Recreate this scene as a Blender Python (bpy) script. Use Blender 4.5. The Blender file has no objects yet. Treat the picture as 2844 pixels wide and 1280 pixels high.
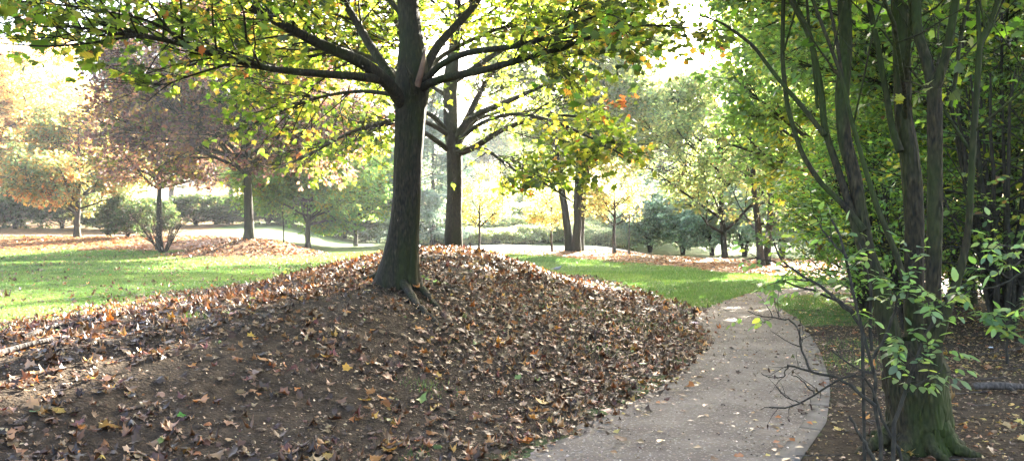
import bpy, math
import numpy as np
from mathutils import Vector
R = math.radians
sc = bpy.context.scene
COL = sc.collection

# ------------------------------------------------------------------ camera
F = 803.0; CZ = 1.6; HV = 228.0           # focal length in px of a 1024 wide picture, eye height, horizon row
cam_d = bpy.data.cameras.new('camera'); cam = bpy.data.objects.new('camera', cam_d); COL.objects.link(cam)
cam.location = (0, 0, CZ); cam.rotation_euler = (R(90) - math.atan(2 / F), 0, 0)
cam_d.sensor_width = 36; cam_d.lens = 36 * F / 1024; cam_d.clip_start = 0.05; cam_d.clip_end = 3000
sc.camera = cam
# ------------------------------------------------------------------ light
SUN_AZ, SUN_EL = R(28), R(24)
sdir = np.array([math.sin(SUN_AZ) * math.cos(SUN_EL), math.cos(SUN_AZ) * math.cos(SUN_EL), math.sin(SUN_EL)])
world = bpy.data.worlds.new('World'); sc.world = world; world.use_nodes = True
wn = world.node_tree; bg = wn.nodes['Background']
sky = wn.nodes.new('ShaderNodeTexSky'); sky.sky_type = 'NISHITA'; sky.sun_disc = False
sky.sun_elevation = SUN_EL; sky.sun_rotation = SUN_AZ; sky.dust_density = 5.0; sky.air_density = 0.8; sky.ozone_density = 0.4
wn.links.new(sky.outputs[0], bg.inputs[0]); bg.inputs[1].default_value = 0.092
sun_d = bpy.data.lights.new('sun', 'SUN'); sun = bpy.data.objects.new('sun', sun_d); COL.objects.link(sun)
sun_d.energy = 5.0; sun_d.angle = R(0.5); sun_d.color = (1.0, 0.93, 0.80)
sun.rotation_euler = Vector(sdir).to_track_quat('Z', 'Y').to_euler()
sc.view_settings.view_transform = 'Standard'; sc.view_settings.look = 'None'; sc.view_settings.gamma = 1
sc.view_settings.use_curve_mapping = False
sc.view_settings.exposure = 4.1
sc.render.engine = 'CYCLES'
cy = sc.cycles
cy.max_bounces = 7; cy.diffuse_bounces = 4; cy.transmission_bounces = 5; cy.glossy_bounces = 2; cy.volume_bounces = 0
cy.transparent_max_bounces = 4; cy.caustics_reflective = False; cy.caustics_refractive = False
cy.sample_clamp_indirect = 8; cy.use_denoising = True

# ------------------------------------------------------------------ helpers
def W(u, v, d): return np.array([(u - 512) * d / F, d, CZ - (v - HV) * d / F])
SD = 0.39767; ST = 0.36006
def Tp(x, y, d): return W(x * ST, y * ST, d)       # a place in the full size photograph at distance d -> a point in the world
def Dp(x, y, d): return W(x * SD, y * SD, d)
def sm(a, b, x):
    t = np.clip((x - a) / (b - a), 0, 1); return t * t * (3 - 2 * t)
def vnoise(x, y, seed=0):
    x = np.asarray(x, float); y = np.asarray(y, float)
    xi = np.floor(x).astype(np.int64); yi = np.floor(y).astype(np.int64); fx = x - xi; fy = y - yi
    def h(a, b):
        n = (a * 374761393 + b * 668265263 + seed * 974634777) & 0x7fffffff
        n = ((n ^ (n >> 13)) * 1274126177) & 0x7fffffff
        return ((n ^ (n >> 16)) & 0xffff) / 65535.0
    fx = fx * fx * (3 - 2 * fx); fy = fy * fy * (3 - 2 * fy)
    return (h(xi, yi) * (1 - fx) + h(xi + 1, yi) * fx) * (1 - fy) + (h(xi, yi + 1) * (1 - fx) + h(xi + 1, yi + 1) * fx) * fy
def fbm(x, y, seed=0, o=3):
    s = 0; a = .5; t = 0
    for k in range(o):
        s = s + a * vnoise(x * 2 ** k, y * 2 ** k, seed + k); t += a; a *= .5
    return s / t
def nrm(v): return v / (np.linalg.norm(v, axis=-1, keepdims=True) + 1e-9)

def tagd(o, label=None, cat=None, group=None, kind=None):
    if label: o['label'] = label
    if cat: o['category'] = cat
    if group: o['group'] = group
    if kind: o['kind'] = kind
    return o
def empty(name, loc, label=None, cat=None, group=None, rz=0, s=1):
    o = bpy.data.objects.new(name, None); COL.objects.link(o); o.location = tuple(float(c) for c in loc)
    o.rotation_euler = (0, 0, rz); o.scale = (s, s, s); o.empty_display_size = .2
    return tagd(o, label, cat, group)
def mesh_obj(name, V, Fc, mat, parent=None, col=None, smooth=False, origin=None):
    """V (n,3); Fc = list of (m,k) index arrays; col = per vertex colours (n,3)"""
    me = bpy.data.meshes.new(name)
    V = np.asarray(V, np.float32)
    if origin is not None: V = V - np.asarray(origin, np.float32)
    Fc = [f for f in Fc if len(f)]
    loops = np.concatenate([f.ravel() for f in Fc]).astype(np.int32)
    tot = np.concatenate([np.full(len(f), f.shape[1]) for f in Fc]).astype(np.int32)
    start = np.concatenate([[0], np.cumsum(tot)[:-1]]).astype(np.int32)
    me.vertices.add(len(V)); me.vertices.foreach_set('co', V.ravel())
    me.loops.add(len(loops)); me.loops.foreach_set('vertex_index', loops)
    me.polygons.add(len(tot)); me.polygons.foreach_set('loop_start', start); me.polygons.foreach_set('loop_total', tot)
    if smooth: me.polygons.foreach_set('use_smooth', np.ones(len(tot), bool))
    me.update(calc_edges=True)
    if col is not None:
        at = me.color_attributes.new('Col', 'FLOAT_COLOR', 'POINT')
        c4 = np.ones((len(V), 4), np.float32); c4[:, :col.shape[1]] = col
        at.data.foreach_set('color', c4.ravel())
    if mat: me.materials.append(mat)
    o = bpy.data.objects.new(name, me); COL.objects.link(o)
    if parent: o.parent = parent
    return o
def copy_thing(root, loc, label, group=None, rz=0, s=(1, 1, 1), cat=None):
    c = root.copy(); COL.objects.link(c); c.location = tuple(float(q) for q in loc); c.rotation_euler = (0, 0, rz); c.scale = s
    tagd(c, label, cat, group)
    for ch in root.children:
        d = ch.copy(); COL.objects.link(d); d.parent = c
    return c

# ------------------------------------------------------------------ materials
def mat(name):
    m = bpy.data.materials.new(name); m.use_nodes = True
    return m, m.node_tree, m.node_tree.nodes['Principled BSDF']
def N(nt, t, **k):
    n = nt.nodes.new(t)
    for a, b in k.items():
        if a in n.inputs: n.inputs[a].default_value = b
        else: setattr(n, a, b)
    return n
def L(nt, a, b): nt.links.new(a, b)
def leaf_mat(name, trans=.5, tint=(1.5, 1.55, .55), rough=.45, spec=.4, vary=.3):
    m, nt, p = mat(name)
    at = N(nt, 'ShaderNodeAttribute', attribute_name='Col')
    oi = N(nt, 'ShaderNodeObjectInfo')
    hs = N(nt, 'ShaderNodeHueSaturation')
    mr = N(nt, 'ShaderNodeMapRange'); mr.inputs['To Min'].default_value = 1 - vary; mr.inputs['To Max'].default_value = 1 + vary
    L(nt, oi.outputs['Random'], mr.inputs['Value']); L(nt, mr.outputs[0], hs.inputs['Value']); L(nt, at.outputs['Color'], hs.inputs['Color'])
    L(nt, hs.outputs[0], p.inputs['Base Color']); p.inputs['Roughness'].default_value = rough
    p.inputs['Specular IOR Level'].default_value = spec
    mx = N(nt, 'ShaderNodeMix', data_type='RGBA', blend_type='MULTIPLY'); mx.inputs[0].default_value = 1
    L(nt, hs.outputs[0], mx.inputs[6]); mx.inputs[7].default_value = (*tint, 1)
    tr = N(nt, 'ShaderNodeBsdfTranslucent'); L(nt, mx.outputs[2], tr.inputs['Color'])
    ms = N(nt, 'ShaderNodeMixShader'); ms.inputs[0].default_value = trans
    L(nt, p.outputs[0], ms.inputs[1]); L(nt, tr.outputs[0], ms.inputs[2])
    L(nt, ms.outputs[0], nt.nodes['Material Output'].inputs['Surface'])
    return m
def bark_mat(name, c1, c2, moss, mossamt=.5, sc_=13., stretch=.26, bump=.9):
    m, nt, p = mat(name)
    tc = N(nt, 'ShaderNodeTexCoord'); mp = N(nt, 'ShaderNodeMapping'); mp.inputs['Scale'].default_value = (sc_, sc_, sc_ * stretch)
    L(nt, tc.outputs['Object'], mp.inputs[0])
    n1 = N(nt, 'ShaderNodeTexNoise'); n1.inputs['Scale'].default_value = 4; n1.inputs['Detail'].default_value = 8; n1.inputs['Distortion'].default_value = .25
    L(nt, mp.outputs[0], n1.inputs[0])
    cr = N(nt, 'ShaderNodeValToRGB'); cr.color_ramp.elements[0].position = .35; cr.color_ramp.elements[1].position = .68
    cr.color_ramp.elements[0].color = (*c1, 1); cr.color_ramp.elements[1].color = (*c2, 1); L(nt, n1.outputs[0], cr.inputs[0])
    n2 = N(nt, 'ShaderNodeTexNoise'); n2.inputs['Scale'].default_value = 2.2; n2.inputs['Detail'].default_value = 5
    mp2 = N(nt, 'ShaderNodeMapping'); mp2.inputs['Scale'].default_value = (1.6, 1.6, .5); L(nt, tc.outputs['Object'], mp2.inputs[0]); L(nt, mp2.outputs[0], n2.inputs[0])
    r2 = N(nt, 'ShaderNodeValToRGB'); r2.color_ramp.elements[0].position = .62 - .3 * mossamt; r2.color_ramp.elements[1].position = .75 - .2 * mossamt
    L(nt, n2.outputs[0], r2.inputs[0])
    mx = N(nt, 'ShaderNodeMix', data_type='RGBA'); L(nt, r2.outputs[0], mx.inputs[0]); L(nt, cr.outputs[0], mx.inputs[6])
    mm = N(nt, 'ShaderNodeMix', data_type='RGBA', blend_type='MULTIPLY'); mm.inputs[0].default_value = .6; mm.inputs[6].default_value = (*moss, 1)
    L(nt, n1.outputs[0], mm.inputs[7]); L(nt, mm.outputs[2], mx.inputs[7])
    L(nt, mx.outputs[2], p.inputs['Base Color']); p.inputs['Roughness'].default_value = .85; p.inputs['Specular IOR Level'].default_value = .25
    rg_ = N(nt, 'ShaderNodeTexNoise'); rg_.noise_type = 'RIDGED_MULTIFRACTAL'; rg_.inputs['Scale'].default_value = 2.4; rg_.inputs['Detail'].default_value = 6; L(nt, mp.outputs[0], rg_.inputs[0])
    rr_ = N(nt, 'ShaderNodeMapRange'); rr_.inputs['From Max'].default_value = 1.6; L(nt, rg_.outputs[0], rr_.inputs['Value'])
    fu = N(nt, 'ShaderNodeMix', data_type='RGBA', blend_type='MULTIPLY'); fu.inputs[0].default_value = .75; L(nt, mx.outputs[2], fu.inputs[6]); L(nt, rr_.outputs[0], fu.inputs[7])
    gm = N(nt, 'ShaderNodeMix', data_type='RGBA', blend_type='ADD'); gm.inputs[0].default_value = 1; L(nt, fu.outputs[2], gm.inputs[6]); L(nt, fu.outputs[2], gm.inputs[7])
    L(nt, gm.outputs[2], p.inputs['Base Color'])
    bp = N(nt, 'ShaderNodeBump'); bp.inputs['Strength'].default_value = bump; bp.inputs['Distance'].default_value = .03
    L(nt, rr_.outputs[0], bp.inputs['Height']); L(nt, bp.outputs[0], p.inputs['Normal'])
    return m
def noise_mat(name, c1, c2, scale=3., rough=.9, bump=.4, dist=.02, detail=8, c3=None):
    m, nt, p = mat(name)
    tc = N(nt, 'ShaderNodeTexCoord')
    n1 = N(nt, 'ShaderNodeTexNoise'); n1.inputs['Scale'].default_value = scale; n1.inputs['Detail'].default_value = detail; L(nt, tc.outputs['Object'], n1.inputs[0])
    cr = N(nt, 'ShaderNodeValToRGB'); cr.color_ramp.elements[0].position = .3; cr.color_ramp.elements[1].position = .7
    cr.color_ramp.elements[0].color = (*c1, 1); cr.color_ramp.elements[1].color = (*c2, 1); L(nt, n1.outputs[0], cr.inputs[0])
    out = cr.outputs[0]
    if c3:
        n3 = N(nt, 'ShaderNodeTexNoise'); n3.inputs['Scale'].default_value = scale * 30; n3.inputs['Detail'].default_value = 3; L(nt, tc.outputs['Object'], n3.inputs[0])
        r3 = N(nt, 'ShaderNodeValToRGB'); r3.color_ramp.elements[0].position = .58; r3.color_ramp.elements[1].position = .66; L(nt, n3.outputs[0], r3.inputs[0])
        mx = N(nt, 'ShaderNodeMix', data_type='RGBA'); L(nt, r3.outputs[0], mx.inputs[0]); L(nt, out, mx.inputs[6]); mx.inputs[7].default_value = (*c3, 1); out = mx.outputs[2]
    L(nt, out, p.inputs['Base Color']); p.inputs['Roughness'].default_value = rough
    p.inputs['Specular IOR Level'].default_value = .25
    n2 = N(nt, 'ShaderNodeTexNoise'); n2.inputs['Scale'].default_value = scale * 12; n2.inputs['Detail'].default_value = 6; L(nt, tc.outputs['Object'], n2.inputs[0])
    bp = N(nt, 'ShaderNodeBump'); bp.inputs['Strength'].default_value = bump; bp.inputs['Distance'].default_value = dist
    L(nt, n2.outputs[0], bp.inputs['Height']); L(nt, bp.outputs[0], p.inputs['Normal'])
    return m
M_leaf = leaf_mat('maple_leaf', .62, (2.6, 2.4, 1.3), vary=.0)
M_leafR = leaf_mat('shrub_leaf', .55, (2.1, 2.15, 1.1), rough=.35, spec=.6, vary=.12)
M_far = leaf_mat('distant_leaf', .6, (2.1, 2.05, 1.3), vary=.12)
M_needle = leaf_mat('needle', .2, (1.1, 1.2, .8), vary=.1)
M_dry = leaf_mat('dry_leaf', .22, (1.35, .98, .6), rough=.4, spec=.4, vary=0)
M_grass = leaf_mat('grass_blade', .4, (1.2, 1.5, .5), rough=.5, spec=.3, vary=0)
M_bark1 = bark_mat('maple_bark', (.014, .0105, .006), (.066, .052, .029), (.048, .056, .012), .6)
M_barkR = bark_mat('mossy_bark', (.014, .0105, .005), (.085, .064, .028), (.068, .092, .013), .75, sc_=14, bump=1.6)
M_barkF = bark_mat('grey_bark', (.04, .036, .03), (.13, .115, .09), (.09, .10, .04), .3)
M_twig = bark_mat('twig_bark', (.03, .025, .018), (.09, .075, .05), (.06, .07, .03), .3)
M_wood = noise_mat('torn_wood', (.24, .14, .085), (.09, .045, .028), 6, .7, .5)
M_deadwood = bark_mat('dead_wood', (.06, .048, .038), (.21, .17, .14), (.12, .10, .075), .2)

# ------------------------------------------------------------------ terrain
PL = np.array([(-3.1, .3), (-2.1, 2), (.03, 5.51), (.70, 6.64), (1.42, 7.93), (2.27, 9.9), (2.75, 11.3), (3.2, 14.3), (4.3, 16.9), (5.76, 19.6), (6.9, 20.9), (9, 22.8), (12, 24.8), (17, 27)])
PR = np.array([(-1.1, .3), (-.1, 2), (1.94, 5.51), (2.57, 6.64), (3.02, 7.7), (3.33, 8.5), (3.99, 10.5), (4.6, 12.6), (5.05, 14.3), (5.5, 16.9), (6.2, 18.4), (7.3, 19.5), (9.4, 21.1), (12.6, 23), (17.5, 25)])
cyk = np.array([-2, 2, 4, 6.6, 8, 9.5, 11, 18, 21, 24, 30])
cxk = np.array([-9, -7.5, -6, -4.3, -3.4, -2.4, -1.8, -1.6, -1.55, -1.5, -1.5])
chk = np.array([.05, .3, .45, .62, .70, .80, .90, 1.13, 1.10, .5, 0])
bxk = np.interp(cyk, PL[:, 1], PL[:, 0]); bxk[-4:] = (3.3, 3.1, 2.6, 2.)
def ridge(x, y):
    cx = np.interp(y, cyk, cxk); ch = np.interp(y, cyk, chk); bx = np.where(y < 16, np.interp(y, PL[:, 1], PL[:, 0]), np.interp(y, [16, 20, 24, 30], [3.3, 3.1, 2.6, 2.])) - .12
    lw = np.interp(y, [0, 6, 12, 20, 30], [4., 5., 6.2, 6.2, 4.])
    u = np.where(x > cx, (x - cx) / (bx - cx), (cx - x) / lw)
    return ch, u
def H(x, y):
    x = np.asarray(x, float); y = np.asarray(y, float)
    ch, u = ridge(x, y)
    p = np.clip(.5 + .5 * np.cos(np.pi * np.clip(u, 0, 1)), 0, 1)
    m = sm(0, .25, 1 - u)
    z = ch * p + m * (fbm(x * 1.1, y * 1.1, 3) - .5) * .12 + m * (vnoise(x * 4, y * 4, 8) - .5) * .03
    z = z + .98 * np.exp(-((x + 14.2) / 3.0) ** 2 - ((y - 44.5) / 2.6) ** 2) + .1 * np.exp(-((x + 18) / 3.0) ** 2 - ((y - 43.5) / 2.) ** 2)
    z = z + .22 * np.exp(-((x - 3.9) / 1.8) ** 2 - ((y - 50) / 1.8) ** 2)
    wl = .12 + .88 * sm(-14, -23, x)
    z = z + wl * np.interp(y, [44, 50, 60, 66, 75, 100, 160], [0, .25, .95, 1.15, 1.7, 3.2, 5]) * (x < 5) * sm(4, -6, x)
    br = np.interp(x, [-4, 3, 8, 12, 20], [50, 52, 47, 41, 38])
    z = z - .5 * sm(0, 7, y - br) * sm(6, 12, x) + .25 * sm(0, 12, y - br) * sm(-5, -1, x) * sm(12, 6, x)
    bank = sm(-9, -2, x) * sm(20, 9, x) + 0 * y
    z = z + 2.1 * bank * sm(64, 80, y)
    far = sm(8, 22, x) * sm(66, 90, y); z = z + 1.5 * far
    rise = sm(0.3, 5, x - np.interp(y, PR[:, 1], PR[:, 0])) * (y < 34); z = z + .10 * rise + rise * .06 * (fbm(x, y, 11) - .5)
    return z
def spaced(a, b, fine_a, fine_b, h, grow=1.06, cap=12):
    mid = list(np.arange(fine_a, fine_b, h)); o = []
    s = h; q = fine_b
    while q < b: o.append(q); s = min(s * grow, cap); q += s
    o.append(b); s = h; q = fine_a - h; lo = []
    while q > a: lo.append(q); s = min(s * grow, cap); q -= s
    lo.append(a)
    return np.array(lo[::-1] + mid + o)
def dpath(x, y):
    l = np.interp(y, PL[:, 1], PL[:, 0]); r = np.interp(y, PR[:, 1], PR[:, 0])
    return np.where(x < l, l - x, np.where(x > r, r - x, 0.0)), l, r     # >0 left of the path, <0 right of it
def zones(x, y):
    """soil, dry leaf carpet, grass weights"""
    n = fbm(x * .8, y * .8, 21); n2 = fbm(x * 3, y * 3, 5)
    ch, u = ridge(x, y); on = sm(1.12, .96, u + (n2 - .5) * .25) * (y < 27)
    d, l, r = dpath(x, y)
    right = ((x - r) > 0) & (y < 40)
    verge = (x - r < 1.15 + n2 * .5) & (y > 13.2) & (y < 19) & (x > r)
    soil = np.maximum(on, np.where(right, np.where(verge, .1, 1.), 0))
    m3 = np.exp(-((x + 14.6) / 4.2) ** 2 - ((y - 44.2) / 3.0) ** 2) > .30 + (n2 - .5) * .25
    fl = (x < -18) & (y > 49.5 + 2.5 * (n - .5)) & (y < 62)
    fl2 = sm(.35, .6, (x < -18) * sm(75, 45, -x) * 1.0)
    bro = sm(0, 3, y - np.interp(x, [-3, 2, 4, 7, 8.5, 12, 20], [48, 46, 39, 31, 26, 21, 18]) + (n - .5) * 7) * (x > -3) * (y < 56)
    back = (y > 58) * (x < -27)
    brown = np.clip(m3 * 1. + fl * 1. + bro + back * .6, 0, 1)
    soil = np.clip(soil, 0, 1); brown = np.clip(brown * (1 - soil), 0, 1)
    return soil, brown, np.clip(1 - soil - brown, 0, 1)
gx = spaced(-500, 500, -11, 8.5, .085, 1.05, 18); gy = spaced(-40, 900, 2.5, 24, .085, 1.045, 25)
X, Y = np.meshgrid(gx, gy); Z = H(X, Y)
nv, nu = X.shape
I = np.arange(nv * nu).reshape(nv, nu)
Fq = np.stack([I[:-1, :-1], I[:-1, 1:], I[1:, 1:], I[1:, :-1]], -1).reshape(-1, 4)
zs = np.stack([q.ravel() for q in zones(X, Y)], 1)
mg, nt, pg = mat('park_ground')
at = N(nt, 'ShaderNodeAttribute', attribute_name='Col'); sp = N(nt, 'ShaderNodeSeparateColor'); L(nt, at.outputs['Color'], sp.inputs[0])
tc = N(nt, 'ShaderNodeTexCoord')
def ramp(scale, c1, c2, a=.35, b=.65, det=8):
    n = N(nt, 'ShaderNodeTexNoise'); n.inputs['Scale'].default_value = scale; n.inputs['Detail'].default_value = det; L(nt, tc.outputs['Object'], n.inputs[0])
    c = N(nt, 'ShaderNodeValToRGB'); c.color_ramp.elements[0].position = a; c.color_ramp.elements[1].position = b
    c.color_ramp.elements[0].color = (*c1, 1); c.color_ramp.elements[1].color = (*c2, 1); L(nt, n.outputs[0], c.inputs[0]); return c.outputs[0], n
soilc, sn = ramp(9, (.022, .0145, .008), (.058, .040, .024), det=12)
brc, _ = ramp(14, (.10, .05, .025), (.34, .19, .09))
grc, _ = ramp(1.3, (.08, .125, .045), (.13, .175, .065))
m1 = N(nt, 'ShaderNodeMix', data_type='RGBA'); L(nt, sp.outputs[2], m1.inputs[0]); L(nt, soilc, m1.inputs[6]); L(nt, grc, m1.inputs[7])
m2 = N(nt, 'ShaderNodeMix', data_type='RGBA'); L(nt, sp.outputs[1], m2.inputs[0]); L(nt, m1.outputs[2], m2.inputs[6]); L(nt, brc, m2.inputs[7])
L(nt, m2.outputs[2], pg.inputs['Base Color']); pg.inputs['Roughness'].default_value = .95; pg.inputs['Specular IOR Level'].default_value = .15
fn = N(nt, 'ShaderNodeTexNoise'); fn.inputs['Scale'].default_value = 32; fn.inputs['Detail'].default_value = 6; L(nt, tc.outputs['Object'], fn.inputs[0])
bp = N(nt, 'ShaderNodeBump'); bp.inputs['Strength'].default_value = 1; bp.inputs['Distance'].default_value = .04; L(nt, fn.outputs[0], bp.inputs['Height']); L(nt, bp.outputs[0], pg.inputs['Normal'])
tagd(mesh_obj('ground', np.stack([X.ravel(), Y.ravel(), Z.ravel()], 1), [Fq], mg, col=zs, smooth=True), 'park ground of lawn, bare soil mound and leafy woodland floor', kind='structure')

# paths and kerb
def resample(P, n):
    s = np.r_[0, np.cumsum(np.linalg.norm(np.diff(P, axis=0), axis=1))]; t = np.linspace(0, s[-1], n)
    q = np.stack([np.interp(t, s, P[:, k]) for k in range(P.shape[1])], 1)
    for _ in range(3): q[1:-1] = (q[:-2] + q[1:-1] * 2 + q[2:]) / 4
    return q
def strip(name, A, B, m, nx=14, lift=.008, label=None, wob=.12):
    n = len(A); t = np.linspace(0, 1, nx)[None, :, None]
    P = A[:, None] * (1 - t) + B[:, None] * t
    P[:, 0, 0] += (fbm(A[:, 1] * 5, A[:, 0] * 3, 4) - .5) * wob * 3; P[:, -1, 0] += (fbm(B[:, 1] * 5, B[:, 0] * 3, 9) - .5) * wob
    z = H(P[..., 0], P[..., 1]) + lift
    Vv = np.concatenate([P, z[..., None]], -1).reshape(-1, 3); J = np.arange(n * nx).reshape(n, nx)
    f = np.stack([J[:-1, :-1], J[:-1, 1:], J[1:, 1:], J[1:, :-1]], -1).reshape(-1, 4)
    return tagd(mesh_obj(name, Vv, [f], m, smooth=True), label, kind='structure')
M_path = noise_mat('gravel', (.09, .068, .051), (.205, .168, .132), 1.7, .95, 1., .014, 10, (.30, .26, .215))
M_sunlit_gravel = noise_mat('sunlit_gravel', (.34, .31, .27), (.46, .43, .38), 2.2, .9, .9, .012, 10)  # gravel tone raised to carry the sunlight on the far path
M_kerb = noise_mat('kerb_concrete', (.11, .09, .072), (.18, .155, .127), 6, .92, .4, .005)
A = resample(PL, 240); B = resample(PR, 240)
strip('path', A, B, M_path, 20, .012, 'pale grey gravel footpath curving past the leafy mound')
KB = resample(PR[2:9], 160); tn = nrm(np.gradient(KB, axis=0)); nn = np.stack([tn[:, 1], -tn[:, 0]], 1)
kv = []; kf = []
seg = 16
for k in range(0, 158, seg):
    a, b = k, min(k + seg, 159)
    ln = np.arange(a, b + 1); g = .012
    base = len(kv)
    for q_i, i in enumerate(ln):
        c = KB[i] + (tn[i] * g if q_i == 0 else (-tn[i] * g if i == b else 0))
        dz = .002 * math.sin(k)
        for (o_, zz) in ((-.13, -.05), (-.13, .010), (.03, .010), (.03, -.05)):
            p = c + nn[i] * o_; kv.append((p[0], p[1], float(H(p[0], p[1])) * 0 + zz + dz + .004))
    for q_i in range(len(ln) - 1):
        for e in range(3):
            kf.append((base + q_i * 4 + e, base + q_i * 4 + e + 1, base + q_i * 4 + 5 + e, base + q_i * 4 + 4 + e))
    kf.append((base, base + 3, base + 2, base + 1)); e_ = base + (len(ln) - 1) * 4; kf.append((e_, e_ + 1, e_ + 2, e_ + 3))
tagd(mesh_obj('kerb', np.array(kv), [np.array(kf)], M_kerb), 'flush concrete edging slabs along the right side of the gravel footpath', kind='structure')
LA = resample(np.array([(-75., 60.5), (-50, 60), (-40, 60.5), (-32, 61.2), (-24, 62.5)]), 60); LB = resample(np.array([(-75., 70.), (-50, 67.5), (-40, 65), (-32, 63.6), (-24, 63.0)]), 60)
strip('distant_path', LA, LB, M_path, 10, .02, 'pale footpath in the distance behind the lawn at left')
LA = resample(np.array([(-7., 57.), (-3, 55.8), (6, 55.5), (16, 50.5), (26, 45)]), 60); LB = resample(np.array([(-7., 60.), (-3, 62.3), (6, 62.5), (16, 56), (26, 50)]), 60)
strip('lower_path', LA, LB, M_sunlit_gravel, 10, .02, 'sunlit path below the lawn in front of the bramble bank')

# ------------------------------------------------------------------ branching
def tubes(P, Rr, S=5):
    """P (N,K,3), Rr (N,K) -> verts, quads"""
    n, k, _ = P.shape
    T = nrm(np.gradient(P, axis=1)); m = nrm(T.mean(1)); ref = np.where(np.abs(m[:, 2:3]) < .8, np.array([[0, 0, 1.]]), np.array([[1., 0, 0]]))
    U = nrm(np.cross(T, ref[:, None, :])); Vv = np.cross(T, U)
    a = np.linspace(0, 2 * np.pi, S, endpoint=False)
    V = P[:, :, None] + Rr[:, :, None, None] * (np.cos(a)[None, None, :, None] * U[:, :, None] + np.sin(a)[None, None, :, None] * Vv[:, :, None])
    J = np.arange(n * k * S).reshape(n, k, S); J2 = np.roll(J, -1, 2)
    f = np.stack([J[:, :-1], J2[:, :-1], J2[:, 1:], J[:, 1:]], -1).reshape(-1, 4)
    return V.reshape(-1, 3), f
def merge(lst):
    vs, fs, o = [], [], 0
    for v, f in lst: vs.append(v); fs.append(f + o); o += len(v)
    return np.concatenate(vs), np.concatenate(fs)
def poly(pts, radii, k=14):
    pts = np.asarray(pts, float); s = np.r_[0, np.cumsum(np.linalg.norm(np.diff(pts, axis=0), axis=1))]; t = np.linspace(0, s[-1], k)
    q = np.stack([np.interp(t, s, pts[:, c]) for c in range(3)], 1)
    for _ in range(2): q[1:-1] = (q[:-2] + 2 * q[1:-1] + q[2:]) / 4
    r = np.interp(np.linspace(0, 1, k), np.linspace(0, 1, len(radii)), radii)
    return q, r
def spawn(rng, P, Rr, n, Lr, ang=(30, 60), up=0., K=5, bend=.12, grav=0., rk=.6, rl=.012, env=None, tmin=.25, flat=.5, tpow=1., zmin=None, cor=False):
    N_, k, _ = P.shape
    ln = np.linalg.norm(np.diff(P, axis=1), axis=2).sum(1); w = ln / ln.sum()
    pi = rng.choice(N_, n, p=w); t = tmin + (1 - tmin) * rng.random(n) ** tpow
    f = t * (k - 1); i = np.minimum(f.astype(int), k - 2); fr = (f - i)[:, None]
    s = P[pi, i] * (1 - fr) + P[pi, i + 1] * fr; d = nrm(P[pi, i + 1] - P[pi, i]); r0 = Rr[pi, i] * (1 - fr[:, 0]) + Rr[pi, i + 1] * fr[:, 0]
    rv = rng.normal(size=(n, 3)); rv[:, 2] *= flat; pp = nrm(rv - (rv * d).sum(1, keepdims=True) * d)
    a = np.radians(rng.uniform(*ang, n))[:, None]
    dr = d * np.cos(a) + pp * np.sin(a); dr[:, 2] += up; dr = nrm(dr)
    Ln = rng.uniform(*Lr, n) * (1.15 - .5 * t)
    if env is not None:
        c, er = env
        for _ in range(7):
            out = ((((s + dr * Ln[:, None]) - c) / er) ** 2).sum(1) > 1
            Ln = np.where(out, Ln * .8, Ln)
        keep = ~(((((s + dr * Ln[:, None]) - c) / er) ** 2).sum(1) > 1.15)
        s, dr, Ln, r0, pi = s[keep], dr[keep], Ln[keep], r0[keep], pi[keep]; n = len(s)
    if zmin is not None:
        keep = (s + dr * Ln[:, None])[:, 2] > zmin
        s, dr, Ln, r0, pi = s[keep], dr[keep], Ln[keep], r0[keep], pi[keep]; n = len(s)
    if cor:
        keep = ~corridor(s + dr * Ln[:, None] * .6)
        s, dr, Ln, r0, pi = s[keep], dr[keep], Ln[keep], r0[keep], pi[keep]; n = len(s)
    Q = np.zeros((n, K, 3)); Q[:, 0] = s; dd = dr.copy()
    for j in range(1, K):
        Q[:, j] = Q[:, j - 1] + dd * (Ln / (K - 1))[:, None]
        dd = nrm(dd + rng.normal(size=(n, 3)) * bend + np.array([0, 0, grav]))
    rs = np.minimum(r0 * rk, rl * Ln + .002)
    Rq = rs[:, None] * np.linspace(1, .35, K)[None, :]
    return Q, Rq, pi
def corridor(p):
    h = np.maximum(p[:, 2] - .5, 0) / sdir[2]; gx_ = p[:, 0] - sdir[0] * h; gy_ = p[:, 1] - sdir[1] * h
    return inpoly(gx_, gy_, STRIP) | inpoly(gx_, gy_, PATCH)
# leaf templates: (x across, y along, z), faces
def tmpl(pts, z=None, center=(0, .45, 0)):
    pts = np.array(pts, float); n = len(pts)
    V = np.zeros((n + 1, 3)); V[0] = center; V[1:, :2] = pts
    V[1:, 2] = .10 * np.abs(pts[:, 0]) * 1.5 - .12 * (pts[:, 1]) ** 2 if z is None else z
    f = np.array([(0, 1 + i, 1 + (i + 1) % n) for i in range(n)])
    return V, f
T_maple = tmpl([(0, 0), (.22, .06), (.40, .02), (.36, .22), (.62, .42), (.36, .50), (.34, .66), (.16, .62), (0, 1.0), (-.16, .62), (-.34, .66), (-.36, .50), (-.62, .42), (-.36, .22), (-.40, .02), (-.22, .06)])
T_maple8 = tmpl([(0, 0), (.38, .03), (.58, .42), (.25, .52), (0, 1.), (-.25, .52), (-.58, .42), (-.38, .03)])
_o = [(0, 0), (.20, .18), (.27, .45), (.17, .78), (0, 1.), (-.17, .78), (-.27, .45), (-.20, .18)]
T_oval = tmpl(_o)
T_quad = (np.array([(0, 0, 0), (.36, .45, .07), (0, 1, -.08), (-.36, .45, .07)], float), np.array([(0, 1, 2), (0, 2, 3)]))
T_need = (np.array([(0, 0, 0), (.12, .5, .02), (0, 1, -.1), (-.12, .5, .02)], float), np.array([(0, 1, 2), (0, 2, 3)]))
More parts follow.
